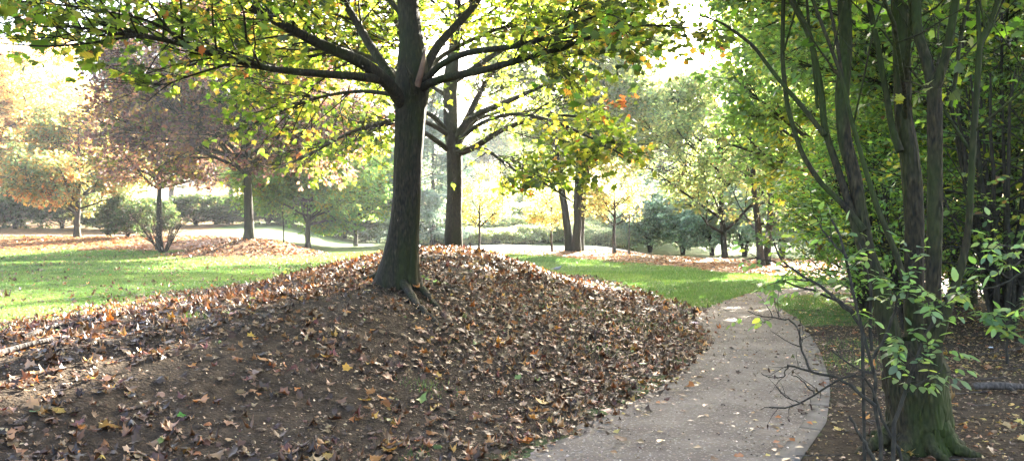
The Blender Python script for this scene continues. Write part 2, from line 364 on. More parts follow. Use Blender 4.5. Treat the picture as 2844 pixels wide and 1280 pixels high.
def place(rng, pos, fdir, nor, size, T, jitter=0, curl=None):
    n = len(pos); f = nrm(fdir); nn_ = nor - (nor * f).sum(1, keepdims=True) * f; nn_ = nrm(nn_); r = np.cross(f, nn_)
    tv = np.repeat(T[0][None], n, 0)
    if jitter: tv = tv * (1 + rng.normal(size=(n, 1, 3)) * jitter)
    if curl is not None:
        cx, cy_ = curl
        x = tv[..., 0]; y = tv[..., 1] - .45
        tv = tv.copy(); tv[..., 2] += cx[:, None] * x * x * 1.3 + cy_[:, None] * y * y * 1.0
        tv[..., 0] = x * (1 - .45 * np.clip(np.abs(cx), 0, 1)[:, None]); tv[..., 1] = .45 + y * (1 - .3 * np.clip(np.abs(cy_), 0, 1)[:, None])
        tv[..., 2] += rng.normal(size=tv[..., 2].shape) * .05
    V = pos[:, None] + size[:, None, None] * (tv[..., 0:1] * r[:, None] + tv[..., 1:2] * f[:, None] + tv[..., 2:3] * nn_[:, None])
    k = tv.shape[1]; Fc = (T[1][None] + (np.arange(n) * k)[:, None, None]).reshape(-1, 3)
    return V.reshape(-1, 3), Fc, k
def pick(rng, n, pal, key=None, mixk=.5, var=.25):
    cols = np.array([c for c, w in pal]); w = np.array([w for c, w in pal], float); cw = np.cumsum(w / w.sum())
    u = rng.random(n)
    if key is not None:
        kr = np.random.default_rng(5).random(int(key.max()) + 1)[key]
        u = np.where(rng.random(n) < mixk, kr, u)
    c = cols[np.minimum(np.searchsorted(cw, u), len(cols) - 1)]
    return np.clip(c * np.exp(rng.normal(size=(n, 1)) * var) * (1 + rng.normal(size=(n, 3)) * .06), .003, .9)
def leaves_on(rng, P, per, size, T, pal, key=None, droop=.35, tilt=.5, prune=None, mixk=.5, var=.25, spread=.06, keepfn=None):
    n0, k, _ = P.shape; n = n0 * per
    pi = np.repeat(np.arange(n0), per); t = .15 + .85 * rng.random(n); f = t * (k - 1); i = np.minimum(f.astype(int), k - 2); fr = (f - i)[:, None]
    pos = P[pi, i] * (1 - fr) + P[pi, i + 1] * fr; d = nrm(P[pi, i + 1] - P[pi, i])
    rv = rng.normal(size=(n, 3)); rv[:, 2] *= .4
    fd = nrm(d * .6 + nrm(rv) * .9 + np.array([0, 0, -droop]))
    pos = pos + fd * spread * rng.random((n, 1))
    nor = np.array([0, 0, 1.]) + rng.normal(size=(n, 3)) * tilt
    key = pi if key is None else key[pi]
    keep = np.ones(n, bool)
    if prune is not None: keep &= ~prune(rng, pos)
    if keepfn is not None: keep &= keepfn(pos)
    pos, fd, nor, key = pos[keep], fd[keep], nor[keep], key[keep]; n = len(pos)
    sz = size * np.clip(1 + rng.normal(size=n) * .25, .4, 1.7)
    V, Fc, kk = place(rng, pos, fd, nor, sz, T, .08)
    c = pick(rng, n, pal, key, mixk, var)
    return V, Fc, np.repeat(c, kk, 0)
def inpoly(x, y, P):
    P = np.array(P); ins = np.zeros(x.shape, bool); j = len(P) - 1
    for i in range(len(P)):
        xi, yi = P[i]; xj, yj = P[j]
        ins ^= ((yi > y) != (yj > y)) & (x < (xj - xi) * (y - yi) / (yj - yi + 1e-12) + xi); j = i
    return ins
STRIP = [(-4.35, 6.75), (-3.7, 7.55), (-3.0, 8.8), (-2.25, 11.2), (-2.3, 13.0), (-3.3, 16.5), (-5.0, 16.5), (-6.4, 13.2), (-8.3, 11.2), (-10, 8)]
PATCH = [(-3.3, 6.4), (-2.9, 6.1), (-3.1, 5.55), (-3.6, 5.2), (-6, 5.0), (-6, 6.3)]
def prune(rng, p):
    """gaps in the crowns that let the sun reach the strip left of the crest and the streaks on the lawn"""
    h = np.maximum(p[:, 2] - .5, 0) / sdir[2]; gx_ = p[:, 0] - sdir[0] * h; gy_ = p[:, 1] - sdir[1] * h
    r_ = rng.random(len(p))
    a = (inpoly(gx_, gy_, STRIP) | inpoly(gx_, gy_, PATCH)) & (r_ < .97)
    st = vnoise((gx_ * .88 - gy_ * .47) * .55, (gx_ * .47 + gy_ * .88) * .12, 77)
    lawn = (gx_ < -6) & (gy_ > 12) | (gx_ > 2.5) & (gy_ > 18)
    b = lawn & (st > .55) & (r_ < .9)
    return a | b
def prune2(rng, p):
    return prune(rng, p) & (rng.random(len(p)) < .9)
def prune_thin(rng, p):
    h = np.maximum(p[:, 2] - .5, 0) / sdir[2]; gx_ = p[:, 0] - sdir[0] * h; gy_ = p[:, 1] - sdir[1] * h
    shade = (gx_ > np.interp(gy_, cyk, cxk)) & (gy_ > 2) & (gy_ < 13) & (gx_ < 5)
    return prune(rng, p) | (~shade & (rng.random(len(p)) < .78)) | ((p[:, 2] < 1.7 + .286 * p[:, 1]) & (rng.random(len(p)) < .5))

def finish_tree(name, base, label, cat, group, trunk, limbs, twigs, crown, mbark, mleaf, extra=None, crown_name='crown', S=(14, 7, 4)):
    """trunk/limbs/twigs: lists of (P,R) arrays; crown: list of (V,F,C)"""
    root = empty(name, base, label, cat, group)
    b = np.asarray(base, float)
    if trunk:
        v, f = merge([tubes(p[None], r[None], S[0]) for p, r in trunk]); mesh_obj('trunk', v, [f], mbark, root, smooth=True, origin=b)
    if limbs:
        v, f = merge([tubes(p, r, S[1]) for p, r in limbs]); mesh_obj('branches', v, [f], mbark, root, smooth=True, origin=b)
    if twigs:
        v, f = merge([tubes(p, r, S[2]) for p, r in twigs]); mesh_obj('twigs', v, [f], M_twig, root, smooth=True, origin=b)
    if crown:
        vs, fs, cs, o = [], [], [], 0
        for v, f, c in crown: vs.append(v); fs.append(f + o); cs.append(c); o += len(v)
        mesh_obj(crown_name, np.concatenate(vs), [np.concatenate(fs)], mleaf, root, col=np.concatenate(cs), origin=b)
    return root

# ------------------------------------------------------------------ generic tree
def tree(name, base, h, cr, label, cat='tree', group=None, seed=0, cz=None, crz=None, tr=.2, nl=34, n2=260, n3=1700, per=7, ls=.22, pal=None, mleaf=None, T=None,
         clear=.22, mbark=None, stems=1, lean=(0, 0), spread=.12, prunef=None, twigs=True, droop=.3, off=(0, 0), mixk=.5, l2=None, up=.25, tilt=.6, bot=None):
    rng = np.random.default_rng(seed); base = np.asarray(base, float)
    cz = h * .58 if cz is None else cz; crz = h * .46 if crz is None else crz
    env = (base + np.array([off[0], off[1], cz]), np.array([cr, cr, crz]))
    trunk = []
    for s in range(stems):
        an = s * 2 * np.pi / stems + .6; sp = spread * h * (stems > 1)
        top = base + np.array([math.cos(an) * sp + lean[0] + off[0] * .6, math.sin(an) * sp + lean[1] + off[1] * .6, h * .93])
        k = 16; t = np.linspace(0, 1, k)[:, None]; P = base + np.array([0, 0, -.25]) + (top - base) * t
        P[:, :2] += np.cumsum(rng.normal(size=(k, 2)), 0) * .012 * h / 4; P[:, :2] -= (P[0, :2] - base[:2] - np.array([math.cos(an), math.sin(an)]) * tr * (stems > 1))
        r = tr * (1 - t[:, 0]) ** .8 * (1 + .5 * np.exp(-t[:, 0] * h / .35)) + .012
        trunk.append((P, r))
    TP = np.stack([p for p, r in trunk]); TR = np.stack([r for p, r in trunk])
    L1, R1, _ = spawn(rng, TP, TR, nl, (cr * .8, cr * 1.35), (50, 88), up * .5, 8, .10, .02, .55, .022, env, clear, 1., 1.)
    L2, R2, _ = spawn(rng, np.concatenate([L1]), R1, n2, l2 or (cr * .28, cr * .5), (25, 60), .05, 5, .14, -.02, .6, .014, env, .2, .6)
    L3, R3, p3 = spawn(rng, L2, R2, n3, (cr * .09, cr * .22), (20, 65), 0, 3, .15, -.06, .6, .01, (env[0], env[1] * 1.06), .15, .6)
    c = [leaves_on(rng, L3, per, ls, T or T_quad, pal, p3, droop, tilt, prunef, mixk, .22, ls * .8, (lambda p: p[:, 2] > base[2] + bot) if bot else None)]
    return finish_tree(name, base, label, cat, group, trunk, [(L1, R1), (L2, R2)], [(L3, R3)] if twigs else None, c, mbark or M_barkF, mleaf or M_far, S=(12, 5, 3))

PAL_MAPLE = [((.085, .14, .02), 5), ((.13, .19, .03), 4), ((.21, .24, .045), 2.5), ((.38, .34, .07), 1.6), ((.44, .28, .07), .45), ((.04, .06, .03), 2.5), ((.28, .10, .04), .2)]
PAL_PURPLE = [((.15, .085, .10), 4), ((.08, .055, .08), 3), ((.27, .14, .12), 3), ((.10, .12, .03), 3), ((.30, .20, .08), 2), ((.14, .05, .05), 1)]
PAL_SUN_CREAM = [((.44, .32, .18), 4), ((.52, .40, .22), 3), ((.28, .27, .12), 3), ((.48, .26, .14), 2), ((.15, .18, .09), 1)]  # autumn leaf colours paled to cream, strong sunlight mixed into the colour
PAL_MIXG = [((.14, .19, .11), 5), ((.20, .22, .11), 3), ((.34, .24, .10), 3), ((.32, .15, .06), 2)]
PAL_GREEN = [((.13, .25, .08), 5), ((.18, .31, .09), 4), ((.24, .30, .06), 2), ((.28, .28, .05), 1)]
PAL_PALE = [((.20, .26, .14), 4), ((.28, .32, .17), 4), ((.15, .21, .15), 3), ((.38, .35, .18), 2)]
PAL_YEL = [((.34, .33, .17), 4), ((.40, .34, .17), 3), ((.26, .31, .14), 3), ((.44, .28, .14), 1.5)]
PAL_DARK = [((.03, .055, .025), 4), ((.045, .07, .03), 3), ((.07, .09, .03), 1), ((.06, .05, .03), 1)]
PAL_BLUE_HAZE = [((.20, .28, .27), 4), ((.25, .33, .30), 3), ((.16, .22, .15), 1)]  # blue-green needles; on the thicket the blue is painted-in distance haze
PAL_SHRUB = [((.11, .20, .05), 4), ((.16, .26, .06), 4), ((.08, .14, .06), 3), ((.24, .31, .06), 2), ((.34, .32, .05), 1.2), ((.20, .11, .05), .4)]
PAL_SUN_SILVER = [((.40, .43, .34), 3), ((.26, .31, .23), 3), ((.52, .54, .44), 2)]  # bramble leaves paled to silver, sun glare put into the colour

# ------------------------------------------------------------------ the maple on the near mound
rng = np.random.default_rng(11)
b1 = np.array([-1.48, 10.6, float(H(-1.48, 10.6))])
def bole(cpts, rad, lob, K=110, S=56, seed=1, zig=.02, rough=.035):
    P, r = poly(cpts, rad, K); rg = np.random.default_rng(seed)
    th = np.linspace(0, 2 * np.pi, S, endpoint=False); zz = np.linspace(0, 1, K)
    fl = lob(th[None, :], zz[:, None])
    n = fbm(np.cos(th)[None, :] * 3.2 + 7 + 0 * zz[:, None], np.sin(th)[None, :] * 3.2 + zz[:, None] * 7, seed) - .5
    n2 = vnoise(th[None, :] * 7 + 0 * zz[:, None], zz[:, None] * 26 + 0 * th[None, :], seed + 3) - .5
    rr = r[:, None] * (1 + fl + n * rough * 4 + n2 * rough)
    V = P[:, None] + np.stack([rr * np.cos(th), rr * np.sin(th), 0 * rr], -1)
    J = np.arange(K * S).reshape(K, S); J2 = np.roll(J, -1, 1)
    f = np.stack([J[:-1], J2[:-1], J2[1:], J[1:]], -1).reshape(-1, 4)
    return V.reshape(-1, 3), f, P, r
d0 = 10.6
c1 = [Tp(1103, 850, d0), Tp(1105, 800, d0), Tp(1108, 760, d0), Tp(1115, 700, d0), Tp(1124, 620, d0), Tp(1130, 540, d0), Tp(1134, 440, d0), Tp(1139, 330, d0), Tp(1144, 250, d0), Tp(1146, 180, d0), Tp(1143, 110, d0), Tp(1135, 30, d0), Tp(1130, -60, d0), Tp(1120, -300, d0 + .2), Tp(1135, -650, d0 + .3)]
w2r = ST * d0 / F / 2
tl = np.cumsum([0] + [np.linalg.norm(c1[i + 1] - c1[i]) for i in range(len(c1) - 1)]); tl /= tl[-1]
wid = [120, 112, 100, 90, 80, 76, 78, 84, 98, 84, 64, 58, 57, 46, 8]
rad1 = np.interp(np.linspace(0, 1, 60), tl, wid) * w2r
def lob1(th, z):
    e = np.exp(-((z - .0) / .075) ** 1.3)
    l = sum(a * np.maximum(0, np.cos((th - c) * w_)) ** 5 * (np.abs((th - c + np.pi) % (2 * np.pi) - np.pi) < np.pi / 2 / w_) for c, a, w_ in ((np.pi * 1.02, .6, 1.2), (-.9, .5, 1.5), (-1.9, .15, 1.5), (.5, .5, 1.3), (1.9, .5, 1.3)))
    groove = -.10 * np.exp(-((((th - (-1.15) + np.pi) % (2 * np.pi)) - np.pi) / .16) ** 2) * sm(.15, .2, z) * sm(.36, .3, z)
    return l * e + groove + .05 * np.cos(3 * th + 1) * (1 - sm(.1, .5, z))
T1 = empty('maple_tree', b1, 'big maple on the near mound with a mossy trunk, torn branch stub and exposed roots', 'tree')
v, f, tp, tr_ = bole(c1, rad1, lob1)
mesh_obj('trunk', v, [f], M_bark1, T1, smooth=True, origin=b1)
def limbset(spec, k=16):
    P, Rr = [], []
    for pts, rr in spec:
        a, b = poly(pts, rr, k); P.append(a); Rr.append(b)
    return np.stack(P), np.stack(Rr)
def dl(pts, ds, de): # depth along
    n = len(pts); return [Tp(x, y, ds + (de - ds) * i / (n - 1)) for i, (x, y) in enumerate(pts)]
lim = [
 (dl([(1118, 290), (1095, 239), (1043, 200), (991, 155), (914, 139), (829, 91), (752, 52), (700, 23), (600, -30), (480, -70)], 10.5, 8.6), [.115, .105, .09, .075, .06, .05, .03]),
 (dl([(1075, 226), (1037, 212), (978, 212), (894, 204), (778, 198), (690, 180), (602, 155), (531, 130), (466, 107), (388, 98), (285, 91), (180, 70)], 10.3, 7.0), [.08, .068, .058, .05, .042, .035, .03, .022, .012]),
 (dl([(1125, 275), (1105, 239), (1062, 175), (1024, 123), (998, 71), (959, 13), (900, -90), (860, -200)], 10.6, 12), [.10, .085, .075, .065, .05, .035]),
 (dl([(1165, 250), (1185, 180), (1218, 116), (1263, 78), (1315, 19), (1380, -70), (1450, -180)], 10.7, 11.8), [.09, .08, .07, .06, .05, .03]),
 (dl([(1165, 245), (1185, 214), (1218, 175), (1270, 149), (1328, 137), (1399, 136), (1465, 123), (1529, 103), (1594, 74), (1659, 35), (1704, 0), (1780, -60)], 10.5, 9.3), [.06, .055, .048, .042, .035, .03, .02]),
 (dl([(1160, 250), (1192, 223), (1250, 213), (1315, 200), (1380, 188), (1450, 162), (1497, 152), (1594, 126), (1672, 84), (1762, 65), (1853, 71)], 10.5, 9.0), [.075, .068, .06, .052, .045, .035, .03, .02, .012]),
 (dl([(1130, 60), (1075, -10), (990, -60), (860, -120)], 10.6, 11.5), [.05, .04, .03, .02]),
 (dl([(1030, 18), (960, 10), (890, 8), (800, 10), (700, 12)], 12, 12.5), [.03, .028, .02, .012]),
 (dl([(1150, 240), (1175, 200), (1230, 150), (1350, 90), (1450, 60), (1560, 40)], 10.8, 14.5), [.06, .05, .04, .03, .02]),
 (dl([(1130, 240), (1080, 180), (980, 140), (880, 110), (760, 90), (640, 80)], 10.8, 14.8), [.06, .05, .04, .03, .02]),
 (dl([(1140, 230), (1135, 160), (1100, 60), (1080, -20)], 10.8, 15.5), [.06, .05, .04, .02]),
 (dl([(1095, 262), (1000, 250), (900, 265), (800, 300), (700, 340)], 10.8, 12.5), [.04, .03, .02, .012]),
 (dl([(660, 170), (560, 200), (470, 230), (400, 290)], 8.9, 8.2), [.02, .014, .01, .006]),
 (dl([(540, 130), (430, 60), (300, 30), (150, 10), (0, 0)], 8.2, 6.2), [.022, .018, .012, .008]),
 (dl([(390, 98), (250, 120), (130, 130), (0, 120)], 7.6, 6.2), [.018, .014, .01, .006]),
]
LP, LR = limbset(lim); LR = LR * .8
root_l = []
for i in range(len(LP)):
    v, f = tubes(LP[i:i + 1], LR[i:i + 1], 10)
    if i < 7: mesh_obj('branch', v, [f], M_bark1, T1, smooth=True, origin=b1)
    else: root_l.append((LP[i:i + 1], LR[i:i + 1]))
envU = (np.array([-1.4, 11.2, 7.0]), np.array([6.3, 6.0, 5.2]))
# upper limbs from the leader, out of the frame but casting the shade
TPp = tp[None, 60:], tr_[None, 60:]
U1, UR1, _ = spawn(rng, TPp[0], TPp[1], 46, (3.2, 5.6), (40, 70), .22, 10, .08, .0, .6, .014, envU, .0, 1.)
A2, AR2, _ = spawn(rng, LP, LR, 380, (.7, 2.1), (25, 65), .05, 6, .12, -.01, .6, .008, None, .38, .55, zmin=3.15, cor=True)
D2, DR2, _ = spawn(rng, LP[[11, 9, 12, 0, 10]], LR[[11, 9, 12, 0, 10]], 95, (.8, 2.0), (25, 65), -.15, 6, .12, -.03, .6, .008, None, .25, .4, zmin=2.25)
A2 = np.concatenate([A2, D2]); AR2 = np.concatenate([AR2, DR2])
B2, BR2, _ = spawn(rng, U1, UR1, 520, (1.0, 2.4), (25, 65), .0, 6, .12, -.01, .6, .011, envU, .15, .7, cor=True)
S2 = np.concatenate([A2, B2]); SR2 = np.concatenate([AR2, BR2])
A3, AR3, k3 = spawn(rng, A2, AR2, 3300, (.2, .7), (20, 70), 0, 4, .15, -.05, .6, .005, None, .15, .5, zmin=2.1, cor=True)
B3, BR3, k4 = spawn(rng, B2, BR2, 8200, (.3, .8), (20, 70), 0, 4, .15, -.04, .6, .005, None, .15, .6, cor=True)
def notlow(p): # the crown ends above the open view under it
    return p[:, 2] > 2.1 + .9 * (p[:, 1] < 9.6) + .3 * np.abs(np.sin(p[:, 0] * 1.7)) - 1.2 * sm(2.5, 4.5, -p[:, 0]) * (p[:, 1] > 8.5) * (vnoise(p[:, 0], p[:, 1], 9) > .5)
cA = leaves_on(rng, A3, 7, .080, T_maple, PAL_MAPLE, k3, .5, .38, prune, .35, .25, .08, notlow)
cB = leaves_on(rng, B3, 7, .094, T_maple8, PAL_MAPLE, k4, .4, .38, prune_thin, .35, .25, .08, notlow)
v, f = merge([tubes(p, r, 7) for p, r in root_l] + [tubes(U1, UR1, 7), tubes(A2, AR2, 5), tubes(B2, BR2, 4)])
mesh_obj('branches', v, [f], M_bark1, T1, smooth=True, origin=b1)
v, f = merge([tubes(A3, AR3, 3), tubes(B3, BR3, 3)]); mesh_obj('twigs', v, [f], M_twig, T1, smooth=True, origin=b1)
mesh_obj('crown', np.concatenate([cA[0], cB[0]]), [np.concatenate([cA[1], cB[1] + len(cA[0])])], M_leaf, T1, col=np.concatenate([cA[2], cB[2]]), origin=b1)
# torn wood splinter and the stub left of it
st = [Tp(1158, 240, 10.33), Tp(1163, 225, 10.32), Tp(1170, 195, 10.31), Tp(1178, 160, 10.34), Tp(1184, 130, 10.42)]
P, r = poly(st, [.042, .040, .032, .022, .004], 12); v, f = tubes(P[None], r[None], 7); v[:, 1] = 10.33 + (v[:, 1] - 10.33) * .6
mesh_obj('torn_wood', v, [f], M_wood, T1, origin=b1)
P, r = poly([Tp(1148, 262, 10.30), Tp(1147, 235, 10.22), Tp(1140, 210, 10.18), Tp(1126, 182, 10.16)], [.05, .032, .026, .008], 10); v, f = tubes(P[None], r[None], 8)
mesh_obj('broken_stub', v, [f], M_bark1, T1, smooth=True, origin=b1)
# exposed roots
def onground(pts, lift):
    o = []
    for (x, y), l in zip(pts, lift):
        u, v_ = x * ST, y * ST; lo, hi = 3., 25.      # march the view line down to the soil
        for dd in np.arange(3, 25, .02):
            q = W(u, v_, dd)
            if q[2] < H(q[0], q[1]): break
        o.append(np.array([q[0], q[1], float(H(q[0], q[1])) + l]))
    return o
for pts, li, rr in (([(1108, 790), (1137, 816), (1155, 847), (1181, 871), (1212, 897), (1246, 925), (1298, 969)], [.10, .03, .018, .008, .0, -.01, -.04], [.065, .055, .047, .04, .034, .028, .02]),
                    ([(1150, 770), (1176, 811), (1191, 827), (1204, 847), (1233, 866)], [.08, .02, .015, .01, -.05], [.075, .055, .05, .05, .03]),
                    ([(1075, 760), (1050, 772), (1020, 775), (985, 768)], [.14, .02, -.01, -.06], [.10, .07, .05, .03])):
    P, r = poly(onground(pts, li), rr, 22); P[1:-1] += rng.normal(size=(20, 3)) * .006; v, f = tubes(P[None], r[None], 10)
    mesh_obj('root', v, [f], M_bark1, T1, smooth=True, origin=b1)

# ------------------------------------------------------------------ second maple behind it on the mound
rng = np.random.default_rng(12)
d2 = 21.; b2 = Tp(1257, 690, d2); b2[2] = float(H(b2[0], b2[1]))
c2 = [Tp(1256, 730, d2), Tp(1257, 690, d2), Tp(1260, 600, d2), Tp(1263, 518, d2), Tp(1262, 414, d2), Tp(1252, 362, d2), Tp(1250, 259, d2), Tp(1252, 213, d2), Tp(1262, 130, d2), Tp(1270, 40, d2), Tp(1275, -150, d2), Tp(1280, -420, d2)]
tl = np.cumsum([0] + [np.linalg.norm(c2[i + 1] - c2[i]) for i in range(len(c2) - 1)]); tl /= tl[-1]
rad2 = np.interp(np.linspace(0, 1, 50), tl, [58, 52, 45, 43, 44, 38, 38, 40, 30, 22, 12, 3]) * ST * d2 / F / 2
v, f, tp2, tr2 = bole(c2, rad2, lambda th, z: .25 * np.exp(-(z / .05) ** 1.4) * np.cos(3 * th + .5) + 0 * th, 90, 40, 7)
T2 = empty('maple_tree', b2, 'second maple behind the big one, standing on top of the same leaf-covered mound', 'tree')
mesh_obj('trunk', v, [f], M_bark1, T2, smooth=True, origin=b2)
lim = [
 (dl([(1268, 425), (1315, 414), (1347, 388), (1399, 356), (1450, 337), (1529, 317), (1594, 320), (1660, 335)], 21, 18), [.11, .08, .07, .055, .04, .03, .015]),
 (dl([(1264, 410), (1283, 343), (1321, 317), (1386, 291), (1450, 265), (1520, 230), (1600, 200)], 21, 19), [.12, .1, .08, .06, .04, .02]),
 (dl([(1264, 405), (1295, 337), (1321, 278), (1354, 220), (1400, 150), (1450, 80)], 21, 22), [.11, .09, .07, .05, .03]),
 (dl([(1260, 430), (1290, 365), (1320, 330), (1390, 310), (1440, 290)], 21, 23), [.09, .07, .06, .04, .02]),
 (dl([(1246, 375), (1218, 337), (1198, 317), (1150, 300), (1080, 290)], 21, 20), [.09, .07, .05, .03]),
 (dl([(1252, 420), (1192, 375), (1150, 350), (1080, 340), (1000, 360), (900, 400)], 21, 18.5), [.08, .06, .05, .04, .02]),
 (dl([(1268, 420), (1337, 401), (1400, 450), (1450, 485), (1520, 510), (1590, 560)], 20.8, 14.5), [.05, .045, .035, .025, .015]),
 (dl([(1250, 270), (1200, 240), (1130, 200), (1050, 180)], 21, 22), [.07, .05, .03, .02]),
 (dl([(1255, 230), (1330, 180), (1420, 120), (1530, 60), (1640, 20)], 21, 20), [.09, .07, .05, .03]),
 (dl([(1264, 400), (1330, 340), (1420, 310), (1530, 330), (1640, 380), (1730, 430)], 21, 15), [.06, .05, .04, .03, .015]),
 (dl([(1246, 375), (1180, 330), (1080, 330), (960, 370), (860, 430), (760, 470)], 21, 15), [.07, .05, .04, .03, .015]),
]
LP, LR = limbset(lim)
for i in range(6):
    v, f = tubes(LP[i:i + 1], LR[i:i + 1], 8); mesh_obj('branch', v, [f], M_bark1, T2, smooth=True, origin=b2)
env2 = (np.array([-1.2, 21., 7.6]), np.array([6.5, 6.0, 5.5]))
U1, UR1, _ = spawn(rng, tp2[None, 45:], tr2[None, 45:], 36, (3., 5.), (40, 70), .2, 9, .08, 0, .6, .014, env2, 0, 1.)
L2_, R2_, _ = spawn(rng, LP[:, 3:10], LR[:, 3:10], 130, (.8, 2.0), (25, 60), .05, 6, .12, 0, .6, .008, None, .3, .5, cor=True)
L2b, R2b, _ = spawn(rng, LP, LR, 330, (.7, 1.9), (25, 60), .0, 6, .12, -.01, .6, .008, None, .25, .35, zmin=2.6)
L2c, R2c, _ = spawn(rng, U1, UR1, 300, (.9, 2.2), (25, 60), .0, 6, .12, 0, .6, .009, env2, .15, .7, cor=True)
S2 = np.concatenate([L2_, L2b, L2c]); SR2 = np.concatenate([R2_, R2b, R2c])
L3, R3, k3 = spawn(rng, S2, SR2, 7000, (.25, .8), (20, 70), 0, 3, .15, -.05, .6, .005, None, .15, .4, zmin=2.3)
cA = leaves_on(rng, L3, 7, .12, T_maple8, PAL_MAPLE, k3, .4, .5, prune2, .4, .25, .08, lambda p: (p[:, 2] > 2.3) & ((p[:, 1] > 18.5) | (rng.random(len(p)) < .5)))
v, f = merge([tubes(LP[6:], LR[6:], 6), tubes(U1, UR1, 6), tubes(S2, SR2, 4)]); mesh_obj('branches', v, [f], M_bark1, T2, smooth=True, origin=b2)
v, f = tubes(L3, R3, 3); mesh_obj('twigs', v, [f], M_twig, T2, origin=b2)
mesh_obj('crown', cA[0], [cA[1]], M_leaf, T2, col=cA[2], origin=b2)

# ------------------------------------------------------------------ multi-stemmed tree by the path, right
rng = np.random.default_rng(13)
d3 = 5.8; b3 = Tp(2560, 1250, d3); b3[2] = float(H(b3[0], b3[1]))
T3 = empty('multi_stem_tree', b3, 'dark mossy tree with many stems standing at the right edge of the path', 'tree')
def wr(ws, d=d3): return [w * .74 * ST * d / F / 2 for w in ws]
def stem(pts, ws, ds, de, k=60, S=28, seed=1, name='stem', rough=.05):
    C = dl(pts, ds, de); tl = np.cumsum([0] + [np.linalg.norm(C[i + 1] - C[i]) for i in range(len(C) - 1)]); tl /= tl[-1]
    rad = np.interp(np.linspace(0, 1, 60), tl, wr(ws, (ds + de) / 2))
    P, r = poly(C, rad, k); v, f = tubes(P[None], r[None], S)
    ax = np.repeat(P, S, 0); e = v - ax
    th = np.tile(np.arange(S) / S * 2 * np.pi, k); zz = np.repeat(np.arange(k), S)
    n = fbm(np.cos(th) * 2 + 5 + seed, np.sin(th) * 2 + zz * .13, seed) - .5; n2 = vnoise(th * 5, zz * .55, seed + 2) - .5
    v = ax + e * (1 + n * rough * 4 + n2 * rough * 1.3)[:, None]
    mesh_obj(name, v, [f], M_barkR, T3, smooth=True, origin=b3); return P, r
# butt
def lobR(th, z): return -.16 * np.exp(-((((th + 1.75 + np.pi) % (2 * np.pi)) - np.pi) / .22) ** 2) * sm(.1, .5, z) + .05 * np.abs(np.sin(6 * th + 2 * z)) + .14 * np.cos(2 * th + .3) * (1 - z) + .10 * np.exp(-(z / .35) ** 1.5) * np.cos(5 * th) + .38 * np.exp(-(z / .26) ** 1.3)
cb = [Tp(2556, 1310, d3), Tp(2556, 1240, d3), Tp(2553, 1160, d3), Tp(2548, 1080, d3), Tp(2542, 1000, d3), Tp(2540, 940, d3)]
v, f, _, _ = bole(cb, wr([196, 188, 190, 205, 205, 130]), lobR, 50, 48, 5, rough=.06)
mesh_obj('trunk', v, [f], M_barkR, T3, smooth=True, origin=b3)
for an_, ln_, rr_0 in ((-2.7, .34, .065), (-1.9, .22, .06), (-1.0, .28, .065), (-.1, .30, .06), (2.9, .45, .07), (1.6, .4, .07)):
    q_ = [np.array([b3[0] + math.cos(an_ + .12 * j) * (.12 + ln_ * j / 4), d3 + math.sin(an_ + .12 * j) * (.12 + ln_ * j / 4), 0]) for j in range(5)]
    for j, l_ in enumerate((.20, .085, .035, .012, -.03)): q_[j][2] = float(H(q_[j][0], q_[j][1])) + l_
    P, r = poly(q_, [rr_0 * 1.3, rr_0, rr_0 * .7, rr_0 * .5, .015], 16); P[1:-1] += rng.normal(size=(14, 3)) * .005; v, f = tubes(P[None], r[None], 10)
    mesh_obj('root', v, [f], M_barkR, T3, smooth=True, origin=b3)
stems3 = []
